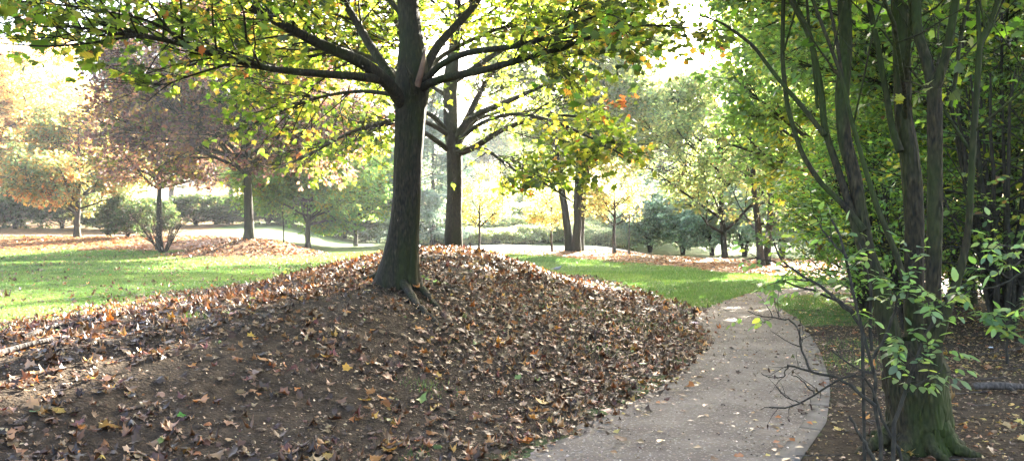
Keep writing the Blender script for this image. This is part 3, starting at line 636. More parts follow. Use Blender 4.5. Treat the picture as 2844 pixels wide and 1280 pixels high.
for a in (
 ([(2520, 1190), (2500, 1060), (2478, 971), (2448, 806), (2411, 712), (2388, 582), (2372, 480), (2343, 388), (2337, 259), (2350, 129), (2344, 0), (2330, -300)], [90, 88, 82, 72, 55, 48, 50, 52, 52, 48, 50, 30], 5.75, 6.3, 60, 28, 1),
 ([(2552, 1120), (2548, 999), (2538, 861), (2538, 723), (2540, 647), (2534, 518), (2522, 400), (2508, 324), (2505, 194), (2497, 0), (2480, -300)], [95, 80, 70, 68, 67, 70, 66, 60, 62, 58, 36], 5.9, 6.2, 60, 28, 2),
 ([(2580, 1180), (2584, 1060), (2591, 916), (2592, 750), (2596, 647), (2596, 518), (2596, 400), (2594, 259), (2592, 225)], [110, 90, 62, 56, 54, 52, 52, 52, 56], 5.7, 5.6, 60, 28, 3),
 ([(2594, 250), (2573, 168), (2547, 97), (2544, 0), (2535, -250)], [46, 38, 35, 34, 20], 5.6, 5.8, 30, 20, 4),
 ([(2594, 250), (2620, 180), (2638, 97), (2654, 0), (2690, -250)], [44, 34, 30, 29, 18], 5.6, 5.4, 30, 20, 5),
 ([(2600, 960), (2630, 861), (2660, 775), (2680, 695), (2690, 640), (2696, 518), (2702, 388), (2712, 259), (2720, 115), (2750, 60), (2774, 0), (2820, -150)], [44, 38, 34, 28, 25, 24, 24, 22, 22, 17, 15, 10], 5.6, 5.4, 50, 16, 6),
 ([(2720, 125), (2716, 60), (2715, 0), (2700, -150)], [18, 15, 14, 9], 5.45, 5.5, 20, 12, 7),
 ([(2500, 420), (2478, 362), (2463, 272), (2447, 181), (2431, 97), (2411, 0), (2390, -200)], [30, 24, 22, 22, 21, 20, 12], 6.0, 6.3, 34, 14, 8),
 ([(2400, 700), (2372, 615), (2353, 550), (2317, 440), (2288, 356), (2282, 259), (2249, 97), (2198, 0), (2120, -150)], [40, 32, 28, 26, 25, 24, 24, 26, 14], 5.9, 6.4, 44, 14, 9),
 ([(2290, 375), (2240, 310), (2178, 239), (2150, 205), (2094, 129), (2054, 97), (2000, 60), (1930, 40)], [20, 17, 15, 15, 13, 12, 9, 5], 6.1, 6.6, 34, 12, 10),
 ([(2400, 640), (2346, 570), (2275, 505), (2223, 421), (2185, 291), (2172, 162), (2175, 0), (2180, -150)], [26, 22, 20, 18, 17, 17, 16, 10], 5.9, 6.6, 40, 12, 11),
 ([(2520, 800), (2502, 744), (2482, 686), (2431, 563), (2398, 453), (2359, 311), (2340, 220), (2301, 117), (2256, 0), (2220, -120)], [24, 22, 21, 20, 18, 15, 14, 13, 13, 8], 5.5, 5.9, 44, 12, 12),
 ([(2340, 230), (2325, 120), (2300, 0), (2290, -100)], [12, 12, 10, 6], 5.9, 6.1, 20, 10, 13),
 ([(2270, 300), (2260, 190), (2248, 90), (2240, 0), (2235, -90)], [12, 11, 11, 10, 6], 6.2, 6.5, 20, 10, 14),
 ([(2638, 300), (2657, 200), (2662, 129), (2690, 0)], [14, 14, 14, 12], 5.7, 6.0, 20, 10, 15)):
    stems3.append(stem(*a))
SP = np.stack([poly(p, r, 20)[0] for p, r in stems3]); SR = np.stack([np.interp(np.linspace(0, 1, 20), np.linspace(0, 1, len(r)), r) for p, r in stems3])
hi = SP[:, 9:]; hir = SR[:, 9:]
A1, AR1, _ = spawn(rng, hi, hir, 22, (1.0, 2.4), (30, 70), .15, 7, .12, 0, .5, .010, None, .0, .8)
keep = (np.abs(A1[:, -1, 0] / A1[:, -1, 1]) < 2) & (A1[:, -1, 1] > 3.6); A1, AR1 = A1[keep], AR1[keep]
A2, AR2, _ = spawn(rng, A1, AR1, 220, (.5, 1.3), (30, 70), .0, 5, .14, -.02, .6, .008, None, .2, .5)
A3, AR3, k3 = spawn(rng, A2, AR2, 700, (.2, .5), (30, 70), 0, 3, .15, -.03, .6, .006, None, .2, .5)
up1, upr, _ = spawn(rng, SP[:, 14:], SR[:, 14:], 26, (1.5, 3.0), (20, 60), .4, 7, .1, 0, .5, .012, None, .2, 1.)
up2, upr2, _ = spawn(rng, up1, upr, 260, (.5, 1.4), (30, 70), 0, 5, .12, 0, .6, .01, None, .2, .7)
up3, upr3, k4 = spawn(rng, up2, upr2, 1500, (.2, .5), (30, 70), 0, 3, .15, -.03, .6, .006, None, .2, .5)
nf = lambda p: (p[:, 1] > 5.1) & (p[:, 2] > 2.3)
PAL_R = [((.07, .14, .02), 4), ((.12, .20, .03), 4), ((.22, .26, .03), 2), ((.05, .08, .03), 2)]
cA = leaves_on(rng, A3, 3, .075, T_maple, PAL_R, k3, .5, .5, prune, .3, .25, .05, nf)
cB = leaves_on(rng, up3, 6, .10, T_maple8, PAL_R, k4, .4, .5, prune, .3, .25, .05, lambda p: (p[:, 2] > 3.0) & (p[:, 1] > 5.1))
v, f = merge([tubes(A1, AR1, 5), tubes(up1, upr, 5), tubes(A2, AR2, 4), tubes(up2, upr2, 4)]); mesh_obj('branches', v, [f], M_barkR, T3, smooth=True, origin=b3)
v, f = merge([tubes(A3, AR3, 3), tubes(up3, upr3, 3)]); mesh_obj('twigs', v, [f], M_twig, T3, origin=b3)
mesh_obj('crown', np.concatenate([cA[0], cB[0]]), [np.concatenate([cA[1], cB[1] + len(cA[0])])], M_leafR, T3, col=np.concatenate([cA[2], cB[2]]), origin=b3)

# ------------------------------------------------------------------ low shoots around its foot
def E8(pts): return [(2094 + x / 1.8107, 640 + y / 1.8107) for x, y in pts]
def shoot(name, label, specs, dd, leaf=(.062, 4), leafpts=None, dead=False, seed=1, cat='shrub', group=None, nlead=6):
    rg = np.random.default_rng(seed); P, Rr = [], []
    for pts, w, ds, de in specs:
        a, b = poly(dl(pts, ds, de), [w * ST * ds / F / 2, w * ST * ds / F / 4], 14); a[1:] += rg.normal(size=(13, 3)) * .004; P.append(a); Rr.append(b)
    base = P[0][0].copy(); gz = float(H(base[0], base[1])); base[2] = gz
    root = empty(name, base, label, cat, group)
    for a in P[:1]:
        if a[0, 2] > gz: a[0, 2] = gz - .03
    v, f = merge([tubes(a[None], b[None], 7) for a, b in zip(P, Rr)]); sv_ = (v, f)
    PP = np.stack(P); RR = np.stack(Rr)
    T2_, TR2, _ = spawn(rg, PP, RR, nlead * len(P), (.08, .28), (30, 80), .1, 5, .15, -.03, .6, .006, None, .35, .8)
    v, f = merge([sv_, tubes(T2_, TR2, 4)]); mesh_obj('stems', v, [f], M_twig, root, smooth=True, origin=base)
    if not dead:
        # compound leaves: a leading leaflet and pairs behind it
        tips = T2_[:, -1]; dr = nrm(T2_[:, -1] - T2_[:, -2]); n = len(tips); m = 5
        side = nrm(np.cross(dr, np.array([0, 0, 1.]))); pos, fd = [], []
        for j, (back, a) in enumerate(((0, 0), (.035, 1.1), (.035, -1.1), (.085, 1.25), (.085, -1.25))):
            q = tips - dr * back; pos.append(q); x = dr * math.cos(a) + side * math.sin(a); x[:, 2] -= .35; fd.append(x)
        pos = np.concatenate(pos); fd = np.concatenate(fd) + rg.normal(size=(n * m, 3)) * .15
        V, Fc, kk = place(rg, pos, fd, np.array([0, 0, 1.]) + rg.normal(size=(n * m, 3)) * .35, leaf[0] * (1 + rg.normal(size=n * m) * .2), T_oval, .08)
        c = pick(rg, n * m, [((.18, .28, .10), 4), ((.24, .34, .10), 3), ((.36, .40, .10), 1), ((.12, .19, .10), 4)], np.tile(np.arange(n), m), .7, .15)
        mesh_obj('leaves', V, [Fc], M_leafR, root, col=np.repeat(c, kk, 0), origin=base)
    else:
        tips = T2_[:, -1][::3]; n = len(tips); fd = np.array([0, 0, -1.]) + rg.normal(size=(n, 3)) * .2
        V, Fc, kk = place(rg, tips, fd, rg.normal(size=(n, 3)), np.full(n, .05), T_oval, .2, (np.full(n, 1.), np.full(n, .5)))
        mesh_obj('withered_leaves', V, [Fc], M_dry, root, col=np.tile([[.05, .025, .02]], (len(V), 1)), origin=base)
    return root
shoot('elder_shoot', 'thin brown forked shoot with pale green leaflets growing in front of the mossy trunk', [
 (E8([(695, 1100), (705, 1000), (725, 920), (770, 800), (812, 635), (870, 530), (918, 400), (1010, 310)]), 12, 5.0, 5.0),
 (E8([(770, 810), (860, 760), (960, 690)]), 6, 5.0, 4.95), (E8([(812, 640), (900, 600), (975, 560)]), 6, 5.0, 4.9),
 (E8([(812, 635), (770, 590), (720, 600)]), 5, 5.0, 4.9), (E8([(918, 400), (880, 360), (840, 310)]), 6, 5.0, 4.9),
 (E8([(918, 400), (980, 350), (1080, 300)]), 6, 5.0, 4.9), (E8([(850, 560), (830, 520), (780, 500)]), 5, 5.0, 4.9)], 5.0, seed=2)
shoot('elder_shoot', 'upright leafy shoot reaching up the left side of the mossy trunk', [
 (E8([(640, 1130), (625, 1000), (612, 870), (600, 640), (560, 560), (520, 430), (490, 280), (470, 140), (440, 40), (400, -60)]), 12, 5.1, 5.3),
 (E8([(600, 640), (650, 570), (700, 440), (730, 330), (790, 200), (830, 90)]), 9, 5.15, 5.0),
 (E8([(470, 140), (420, 80), (360, 20), (300, -80)]), 7, 5.25, 5.4), (E8([(590, 600), (585, 450), (590, 300), (560, 150), (530, 60)]), 10, 5.2, 5.3)], 5.2, seed=3, nlead=9)
shoot('elder_shoot', 'long low shoot with hanging green leaves reaching left over the footpath edge', [
 (E8([(560, 560), (520, 430), (380, 330), (250, 280), (120, 250)]), 10, 5.25, 5.8),
 (E8([(505, 410), (320, 265), (200, 200), (150, 165), (95, 40)]), 10, 5.25, 5.9), (E8([(330, 270), (240, 240), (130, 250), (40, 290)]), 6, 5.5, 5.9),
 (E8([(170, 180), (100, 160), (20, 130), (-60, 150)]), 6, 5.8, 6.0), (E8([(215, 480), (190, 450), (110, 438), (20, 430), (-30, 400)]), 5, 5.6, 5.8)], 5.4, seed=4)
shoot('dead_branch', 'bare drooping twigs with a few withered brown leaves hanging over the path', [
 (E8([(780, 1180), (720, 1080), (690, 1020), (610, 930), (612, 800), (600, 710), (480, 700), (420, 740), (300, 820), (200, 915), (80, 885)]), 9, 5.0, 5.3),
 (E8([(612, 880), (500, 780), (420, 735), (290, 710), (170, 672)]), 11, 5.05, 5.4), (E8([(600, 712), (520, 690), (440, 640), (390, 600)]), 7, 5.15, 5.4),
 (E8([(305, 820), (250, 760), (190, 720)]), 5, 5.2, 5.4), (E8([(285, 705), (250, 620), (225, 500), (215, 480)]), 7, 5.25, 5.5),
 (E8([(170, 672), (150, 740), (60, 735), (35, 710)]), 4, 5.4, 5.5), (E8([(250, 870), (150, 830), (110, 780)]), 4, 5.25, 5.4)], 5.2, dead=True, seed=5, nlead=4)
shoot('dead_branch', 'bare leaning stick poking up from the soil left of the mossy trunk foot', [(E8([(625, 1190), (560, 1070), (500, 960), (480, 930)]), 13, 4.7, 4.75)], 4.7, dead=True, seed=6, nlead=1)
shoot('elder_shoot', 'small green shoot with broad leaflets at the right edge beyond the mossy trunk', [
 (E8([(1275, 640), (1272, 560), (1274, 450)]), 9, 9.2, 9.2), (E8([(1274, 470), (1320, 430), (1365, 400)]), 6, 9.2, 9.1), (E8([(1274, 470), (1230, 430), (1180, 420)]), 6, 9.2, 9.1)], 9, seed=7, leaf=(.11, 4), nlead=8)
shoot('elder_shoot', 'arching shoot with wide pale leaflets hanging in from the right edge', [
 (E8([(1500, 1300), (1480, 700), (1440, 300), (1380, 120), (1290, 70), (1220, 60)]), 9, 4.6, 4.4), (E8([(1380, 130), (1300, 180), (1220, 200)]), 6, 4.5, 4.4), (E8([(1400, 160), (1290, 250), (1150, 300), (1080, 300)]), 6, 4.5, 4.5)], 4.5, seed=8, leaf=(.06, 4), nlead=7)

# ------------------------------------------------------------------ shrubs and trees of the wood on the right
def bush(name, base, h, cr, label, seed, pal=PAL_SHRUB, ls=.085, n3=2000, per=6, group='bushes along the right side of the path', T=T_oval, stems=9, tr=.03, cat='bush', mleaf=None, **k):
    return tree(name, base, h, cr, label, cat, group, seed, h * .52, h * .52, tr, 60, 420, n3, per, ls, pal, mleaf or M_leafR, T, .12, M_twig, stems, (0, 0), .16, k.pop('prunef', prune), True, **k)
bA = bush('bush', (6.9, 11.3, H(6.9, 11.3)), 4.2, 2.0, 'tangled thicket of brown stems behind the mossy multi-stem tree, at the right edge', 31, n3=620, stems=15, tr=.03)
bB = bush('bush', (7.9, 17.2, H(7.9, 17.2)), 4.4, 1.9, 'dense leafy bush where the footpath bends out of sight', 32, n3=2300, ls=.09)
bC = bush('bush', (8.3, 13.6, H(8.3, 13.6)), 6.0, 2.4, 'tall pale-leaved bush between the thicket and the path bend', 33, n3=1600, ls=.09, pal=[((.10, .17, .05), 4), ((.17, .24, .06), 3), ((.07, .11, .04), 3), ((.30, .30, .06), 1.5)])
G = 'bushes along the right side of the path'
for src, (x, y), s, sz, rz, lab in (
 (bB, (6.4, 14.6), .95, .75, 1.2, 'rounded green bush at the verge, nearest to the gravel'),
 (bB, (7.1, 16.0), 1.0, .9, 2.6, 'full green bush closing the inner side of the path bend'),
 (bC, (10.6, 17.0), 1.1, 1.15, 2.2, 'tall bush rising behind the verge bushes'),
 (bA, (9.2, 11.9), 1.05, 1.1, 3.9, 'twiggy brown thicket in the right background beside the pale bush'),
 (bB, (9.7, 20.2), 1.15, 1.2, .5, 'bush with yellowing leaves beyond the path bend'),
 (bC, (12.2, 14.6), 1.1, 1.1, 4.4, 'high leafy bush at the far right behind the brown thicket'),
 (bB, (12.6, 19.6), 1.3, 1.3, 5.2, 'broad green bush deep in the wood'),
 (bA, (6.2, 12.6), .7, .62, .4, 'low twiggy bush just behind the mossy trunk')):
    copy_thing(src, (x, y, H(x, y)), lab, G, rz, (s, s, sz))
PAL_HB = [((.12, .20, .07), 4), ((.17, .26, .08), 4), ((.26, .30, .08), 2), ((.08, .13, .06), 3), ((.36, .32, .05), 1.2)]
wt = 'trees of the wood on the right'
tA = tree('tree', (9.0, 16.0, H(9, 16)), 10.5, 4.6, 'broad small-leaved tree whose crown hangs over the path bend', group=wt, seed=41, cz=7.6, crz=3.9, tr=.14, nl=50, n2=560, n3=6500, per=9, ls=.12, pal=PAL_HB, mleaf=M_leafR, T=T_oval, clear=.3, mbark=M_barkR, off=(-1.0, -.6), prunef=prune, stems=2, bot=4.0)
tB = tree('tree', (13.5, 22.5, H(13.5, 22.5)), 13, 4.8, 'tall green tree standing deep behind the bushes on the right', group=wt, seed=42, tr=.2, nl=46, n2=420, n3=5600, per=9, ls=.19, pal=PAL_HB, mleaf=M_leafR, T=T_quad, mbark=M_barkF, prunef=prune)
copy_thing(tB, (12.0, 28., H(12.0, 28)), 'tall tree added at the inner side of the path bend to shade path and mound', wt, 4., (1.1, 1.1, 1.12))  # added tree, placed and enlarged to shade the path and mound slope
copy_thing(tA, (8.6, 9.6, H(8.6, 9.6)), 'leafy tree just outside the right edge with boughs across the top corner', wt, 3.0, (.8, .8, .85))

# ------------------------------------------------------------------ lawn trees, left
def at(u, v, d): p = W(u, v, d); p[2] = float(H(p[0], p[1])); return p
pal_l2 = PAL_MIXG
tree('maple_tree', at(249, 238, 44.5), 12.0, 8.6, 'purple-leaved maple on its own small leaf-covered mound left of the big maple', seed=51, cz=7.4, crz=5.2, tr=.27, nl=70, n2=850, n3=8500, per=8, ls=.22, pal=PAL_PURPLE, mbark=M_bark1, clear=.33, off=(.2, -1), bot=2.0)
tree('tree', at(159, 250, 50), 9.8, 5.0, 'slender dull-purple tree behind the bare shrub on the lawn', seed=52, cz=6.4, crz=4.2, tr=.19, nl=36, n2=300, n3=1900, per=7, ls=.20, pal=PAL_PURPLE, clear=.42, bot=3.6)
tree('chestnut_tree', at(77, 234, 60), 10.2, 5.6, 'round green and orange tree beside the distant path at left', seed=53, cz=6.0, crz=4.2, tr=.22, n2=420, n3=3600, per=7, ls=.24, pal=pal_l2, clear=.2, bot=1.4)
big = 'pale autumn trees beyond the left lawn'
cA_ = tree('tree', at(20, 226, 76), 18.5, 8.6, 'tall sunlit cream autumn tree at the left edge beyond the path', group=big, seed=54, cz=10.5, crz=8.6, tr=.35, n2=520, n3=4400, per=7, ls=.34, pal=PAL_SUN_CREAM, bot=3.5)
copy_thing(cA_, at(78, 226, 82), 'tall pale orange tree behind the green and orange one', big, 2., (.9, .9, .78))
copy_thing(cA_, at(-60, 226, 70), 'pinkish autumn tree cut off by the left edge', big, 4., (.9, .9, .8))
def conifer(base, h, r, label, seed, pal=PAL_BLUE_HAZE, bare=.1, group=None):
    rg = np.random.default_rng(seed); base = np.asarray(base, float); k = 14; t = np.linspace(0, 1, k)
    P = base + np.stack([0 * t, 0 * t, h * t - .2], 1); r_ = .22 * (1 - t) + .02; n = 120
    tt = bare + (1 - bare) * rg.random(n) ** 1.0; tt = np.round(tt * h / .75) * .75 / h + rg.normal(size=n) * .004; a = rg.random(n) * 2 * np.pi; tt = np.clip(tt, bare, .985); ln = r * (1 - tt) ** .75 * rg.uniform(.75, 1.1, n) + .3
    Q = np.zeros((n, 6, 3)); 
    for j in range(6):
        f_ = j / 5; Q[:, j] = base + np.stack([np.cos(a) * ln * f_, np.sin(a) * ln * f_, tt * h - .35 * ln * f_ * (1 - f_ * .8)], 1)
    RQ = np.tile(np.linspace(.04, .01, 6), (n, 1))
    B, BR, kk = spawn(rg, Q, RQ, 1900, (.3, .9), (35, 70), -.05, 4, .1, -.03, .6, .01, None, .15, .25)
    c = leaves_on(rg, B, 14, .42, T_need, pal, kk, .25, .35, None, .4, .2, .12)
    return finish_tree('conifer', base, label, 'conifer', group, [(P, r_)], [(Q, RQ)], [(B, BR)], [c], M_barkF, M_needle, crown_name='foliage', S=(10, 5, 3))
conifer(at(433, 244, 66), 13.5, 5.2, 'blue-green spruce with layered boughs seen behind the second maple', 61)
conifer(at(118, 226, 96), 21, 5.5, 'tall bluish conifer standing between the pale autumn trees', 62)
hb = tree('hornbeam_tree', at(308, 248, 60), 9.8, 6.3, 'bright green low-branched tree on the lawn left of the big trunk', seed=55, cz=5.4, crz=4.8, tr=.2, nl=50, n2=600, n3=6500, per=9, ls=.24, pal=PAL_GREEN, clear=.18, bot=1.1)
copy_thing(hb, at(356, 246, 66), 'second bright green tree, half hidden by the big maple trunk', None, 2.2, (.85, .85, .88))
tree('sapling', at(283, 243.5, 60), 4.6, 1.5, 'slender pale-stemmed sapling left of the bright green tree', seed=56, cz=3.6, crz=1.4, tr=.05, nl=20, n2=120, n3=500, per=6, ls=.16, pal=PAL_GREEN + PAL_YEL[:1], clear=.5, bot=1.6)
# bare shrub on the lawn
rg = np.random.default_rng(71); bs = at(163, 251, 48)
n = 16; an = rg.random(n) * 6.28; le = rg.uniform(1.6, 3.3, n); Q = np.zeros((n, 8, 3)); Q[:, 0] = bs + np.stack([np.cos(an) * .1, np.sin(an) * .1, np.full(n, -.1)], 1)
dd = nrm(np.stack([np.cos(an) * .6, np.sin(an) * .6, np.full(n, 1.)], 1))
for j in range(1, 8): Q[:, j] = Q[:, j - 1] + dd * (le / 7)[:, None]; dd = nrm(dd + rg.normal(size=(n, 3)) * .1)
RQ = np.tile(np.linspace(.045, .012, 8), (n, 1)); B, BR, _ = spawn(rg, Q, RQ, 170, (.5, 1.5), (20, 60), .1, 5, .12, 0, .6, .012, None, .25, 1.); C, CR, kk = spawn(rg, B, BR, 900, (.2, .6), (20, 60), 0, 3, .12, -.02, .7, .012, None, .2, 1.)
c = leaves_on(rg, C[::2], 1, .09, T_quad, [((.26, .20, .20), 3), ((.18, .17, .11), 1), ((.32, .25, .23), 1)], None)
r_ = empty('bare_shrub', bs, 'almost leafless grey-brown shrub on the lawn in front of the slender tree', 'shrub')
v, f = tubes(Q, RQ, 6); mesh_obj('stems', v, [f], M_twig, r_, smooth=True, origin=bs); v, f = merge([tubes(B, BR, 4), tubes(C, CR, 3)]); mesh_obj('twigs', v, [f], M_deadwood, r_, origin=bs); mesh_obj('leaves', c[0], [c[1]], M_far, r_, col=c[2], origin=bs)

# ------------------------------------------------------------------ lawn trees, right of the trunks
yg = 'young yellow lawn trees'
yA = tree('young_tree', at(479, 251, 54), 5.4, 2.4, 'young yellow tree nearest to the second maple trunk', group=yg, seed=81, cz=3.9, crz=2.2, tr=.085, nl=26, n2=200, n3=1300, per=4, ls=.15, pal=PAL_YEL, clear=.36, bot=1.5)
yB = tree('young_tree', at(614, 255, 50), 5.6, 2.6, 'young golden tree beside the slim dark pole', group=yg, seed=82, cz=4.1, crz=2.3, tr=.11, nl=26, n2=200, n3=1300, per=4, ls=.15, pal=PAL_YEL, clear=.3, bot=1.4)
copy_thing(yA, at(552, 252, 52), 'young yellow-orange tree just left of the three-stemmed tree', yg, 2.5, (.85, .85, .88))
tree('three_stem_tree', at(575, 251, 50), 16, 6.6, 'large tree splitting into three leaning stems on the far side of the lawn', seed=83, cz=10.2, crz=6.6, tr=.26, nl=54, n2=600, n3=7500, per=10, ls=.25, pal=[((.12, .17, .07), 4), ((.18, .22, .09), 3), ((.28, .27, .10), 1), ((.09, .13, .07), 2)], clear=.34, stems=3, spread=.13, prunef=prune, mbark=M_bark1, T=T_quad, bot=2.4)
tree('tree', at(727, 257, 46), 11, 6.3, 'pale green spreading tree with forked trunk at the right end of the lawn', seed=84, cz=6.6, crz=4.2, tr=.19, nl=56, n2=560, n3=5600, per=8, ls=.21, pal=PAL_PALE, clear=.16, prunef=prune, off=(-.8, 0), mbark=M_bark1, bot=1.9)
tree('tree', at(764, 264, 35), 11.5, 3.6, 'ivy-clad yellow-green tree beside the path bend', seed=85, cz=6.2, crz=5.4, tr=.15, nl=44, n2=320, n3=3000, per=7, ls=.15, pal=PAL_PALE + PAL_GREEN[:2], clear=.1, prunef=prune, stems=2, mbark=M_barkF, bot=.9)
# slim pole
pb = at(629, 254, 50); pr = empty('pole', pb, 'slim dark pole standing on the far lawn right of the young golden tree', 'pole')
P, r = poly([pb + np.array([0, 0, -.1]), pb + np.array([.03, 0, 2.45])], [.05, .042], 8); v, f = tubes(P[None], r[None], 10); mesh_obj('shaft', v, [f], noise_mat('pole_paint', (.05, .055, .05), (.09, .09, .08), 8, .5, .1), pr, smooth=True, origin=pb)
P, r = poly([pb + np.array([-.14, 0, 2.42]), pb + np.array([.2, 0, 2.47])], [.03, .03], 4); v, f = tubes(P[None], r[None], 8); mesh_obj('crossbar', v, [f], bpy.data.materials['pole_paint'], pr, smooth=True, origin=pb)
P, r = poly([pb + np.array([0, 0, -.1]), pb + np.array([0, 0, .32])], [.085, .075], 4); v, f = tubes(P[None], r[None], 10); mesh_obj('sleeve', v, [f], M_kerb, pr, smooth=True, origin=pb)

# ------------------------------------------------------------------ backdrop trees and hedges
bt = 'hazy trees closing the view'
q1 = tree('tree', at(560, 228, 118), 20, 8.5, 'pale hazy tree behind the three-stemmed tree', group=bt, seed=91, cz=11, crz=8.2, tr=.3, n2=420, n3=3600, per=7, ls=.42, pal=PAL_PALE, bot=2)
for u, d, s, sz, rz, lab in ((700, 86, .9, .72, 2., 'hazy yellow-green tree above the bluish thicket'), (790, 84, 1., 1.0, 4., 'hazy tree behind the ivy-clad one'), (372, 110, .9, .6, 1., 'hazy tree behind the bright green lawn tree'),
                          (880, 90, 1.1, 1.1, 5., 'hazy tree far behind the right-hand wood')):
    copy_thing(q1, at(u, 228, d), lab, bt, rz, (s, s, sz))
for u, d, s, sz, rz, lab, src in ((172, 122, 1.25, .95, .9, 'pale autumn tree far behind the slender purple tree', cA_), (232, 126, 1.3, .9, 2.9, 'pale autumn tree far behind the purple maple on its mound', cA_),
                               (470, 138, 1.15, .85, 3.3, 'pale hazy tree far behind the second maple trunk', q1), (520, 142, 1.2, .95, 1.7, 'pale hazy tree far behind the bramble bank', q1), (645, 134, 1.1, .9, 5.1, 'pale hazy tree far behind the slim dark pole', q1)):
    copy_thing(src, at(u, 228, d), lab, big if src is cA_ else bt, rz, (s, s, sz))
hg = 'dark hedge bushes behind the lawn'
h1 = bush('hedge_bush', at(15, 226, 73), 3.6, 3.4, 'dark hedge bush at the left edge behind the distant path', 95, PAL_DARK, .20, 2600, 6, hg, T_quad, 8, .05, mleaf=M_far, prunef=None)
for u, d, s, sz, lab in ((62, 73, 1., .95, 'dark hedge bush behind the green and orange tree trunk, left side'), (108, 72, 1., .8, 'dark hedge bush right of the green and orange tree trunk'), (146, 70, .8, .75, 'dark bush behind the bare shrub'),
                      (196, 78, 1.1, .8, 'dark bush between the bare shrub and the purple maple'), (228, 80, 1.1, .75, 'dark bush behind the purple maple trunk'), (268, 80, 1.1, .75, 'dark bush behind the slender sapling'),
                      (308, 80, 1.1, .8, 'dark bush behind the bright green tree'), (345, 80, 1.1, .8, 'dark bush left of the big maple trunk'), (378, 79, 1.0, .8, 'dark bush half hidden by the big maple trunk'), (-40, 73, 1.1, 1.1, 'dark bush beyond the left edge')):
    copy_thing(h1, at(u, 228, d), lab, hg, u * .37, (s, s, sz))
copy_thing(h1, at(128, 238, 60), 'yellow-green rounded bush right of the green and orange tree', None, 1.3, (.62, .62, .8))
tg = 'bluish thicket bushes beyond the right lawn'
h2 = bush('thicket_bush', at(650, 250, 66), 5.2, 3.2, 'bluish thicket bush just right of the slim dark pole', 96, PAL_BLUE_HAZE, .22, 2400, 6, tg, T_quad, 9, .05, mleaf=M_far, prunef=None)
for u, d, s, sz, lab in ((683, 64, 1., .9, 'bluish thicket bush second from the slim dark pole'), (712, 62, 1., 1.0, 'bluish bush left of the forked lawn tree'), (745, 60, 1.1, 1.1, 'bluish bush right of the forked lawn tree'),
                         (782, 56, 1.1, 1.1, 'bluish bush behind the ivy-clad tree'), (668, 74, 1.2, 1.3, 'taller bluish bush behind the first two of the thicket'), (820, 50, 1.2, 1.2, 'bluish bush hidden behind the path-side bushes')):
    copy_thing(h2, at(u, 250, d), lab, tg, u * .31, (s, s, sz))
bb = 'bramble bushes on the sunlit bank'
h3 = bush('bramble_bush', at(455, 235, 70), 1.9, 3.4, 'sunlit silvery bramble bush on the bank between the two maple trunks', 97, PAL_SUN_SILVER, .17, 3000, 7, bb, T_quad, 9, .02, mleaf=M_far, prunef=None)
for u, d, s, sz, lab in ((490, 70, 1., 1., 'bramble bush behind the young yellow tree nearest the second maple'), (520, 72, 1., 1.2, 'bramble bush midway along the bank'), (548, 70, 1.1, 1.05, 'bramble bush behind the young yellow-orange tree'),
                         (590, 71, 1.1, 1.1, 'bramble bush just right of the three stems'), (620, 72, 1., .9, 'bramble bush behind the young golden tree'), (430, 72, 1., 1., 'bramble bush under the blue-green spruce'), (505, 82, 1.4, 1.9, 'higher bramble bush at the top of the bank'), (560, 84, 1.4, 1.8, 'highest bramble bush behind the three stems'),
                      (470, 66, .8, .7, 'low bramble bush at the foot of the bank behind the first young tree'), (500, 66, .8, .6, 'low bramble bush at the foot of the bank between the first two young trees'), (532, 67, .8, .7, 'low bramble bush at the foot of the bank left of the second young tree'), (606, 66, .8, .7, 'low bramble bush at the foot of the bank left of the golden tree'),
                      (480, 76, 1.2, 1.4, 'tall bramble bush high on the bank behind the first young tree'), (536, 78, 1.2, 1.5, 'tall bramble bush high on the bank between the second young tree and the three stems'), (600, 78, 1.2, 1.3, 'tall bramble bush high on the bank behind the golden tree'), (445, 78, 1.2, 1.3, 'tall bramble bush at the left end of the bank'), (575, 68, .9, .8, 'bramble bush peeping between the three leaning stems')):
    copy_thing(h3, at(u, 240, d), lab, bb, u * .53, (s, s, sz))

# ------------------------------------------------------------------ fallen leaves, grass, small bits
rng = np.random.default_rng(21)
def scatter(x0, x1, y0, y1, dens, fn):
    n = int((x1 - x0) * (y1 - y0) * dens); x = rng.uniform(x0, x1, n); y = rng.uniform(y0, y1, n)
    k = rng.random(n) < fn(x, y); x, y = x[k], y[k]
    inv = (np.abs(x) < .68 * y + 1.2) & (y > 3.2); return x[inv], y[inv]
def gnormal(x, y):
    e = .06; return nrm(np.stack([H(x - e, y) - H(x + e, y), H(x, y - e) - H(x, y + e), np.full(len(x), 2 * e)], 1))
PAL_LIT = [((.10, .054, .028), 6), ((.048, .028, .018), 6), ((.18, .105, .055), 4), ((.33, .21, .12), 1.8), ((.28, .11, .03), 1.1), ((.42, .25, .06), .6), ((.12, .045, .035), 1.), ((.12, .17, .05), .2)]
PAL_ORG = [((.30, .14, .05), 5), ((.20, .09, .04), 4), ((.42, .24, .08), 3), ((.12, .06, .03), 2)]
PAL_YFL = [((.40, .30, .08), 3), ((.30, .22, .10), 4), ((.14, .09, .05), 5), ((.22, .13, .07), 4), ((.35, .14, .04), 1)]
batches = []
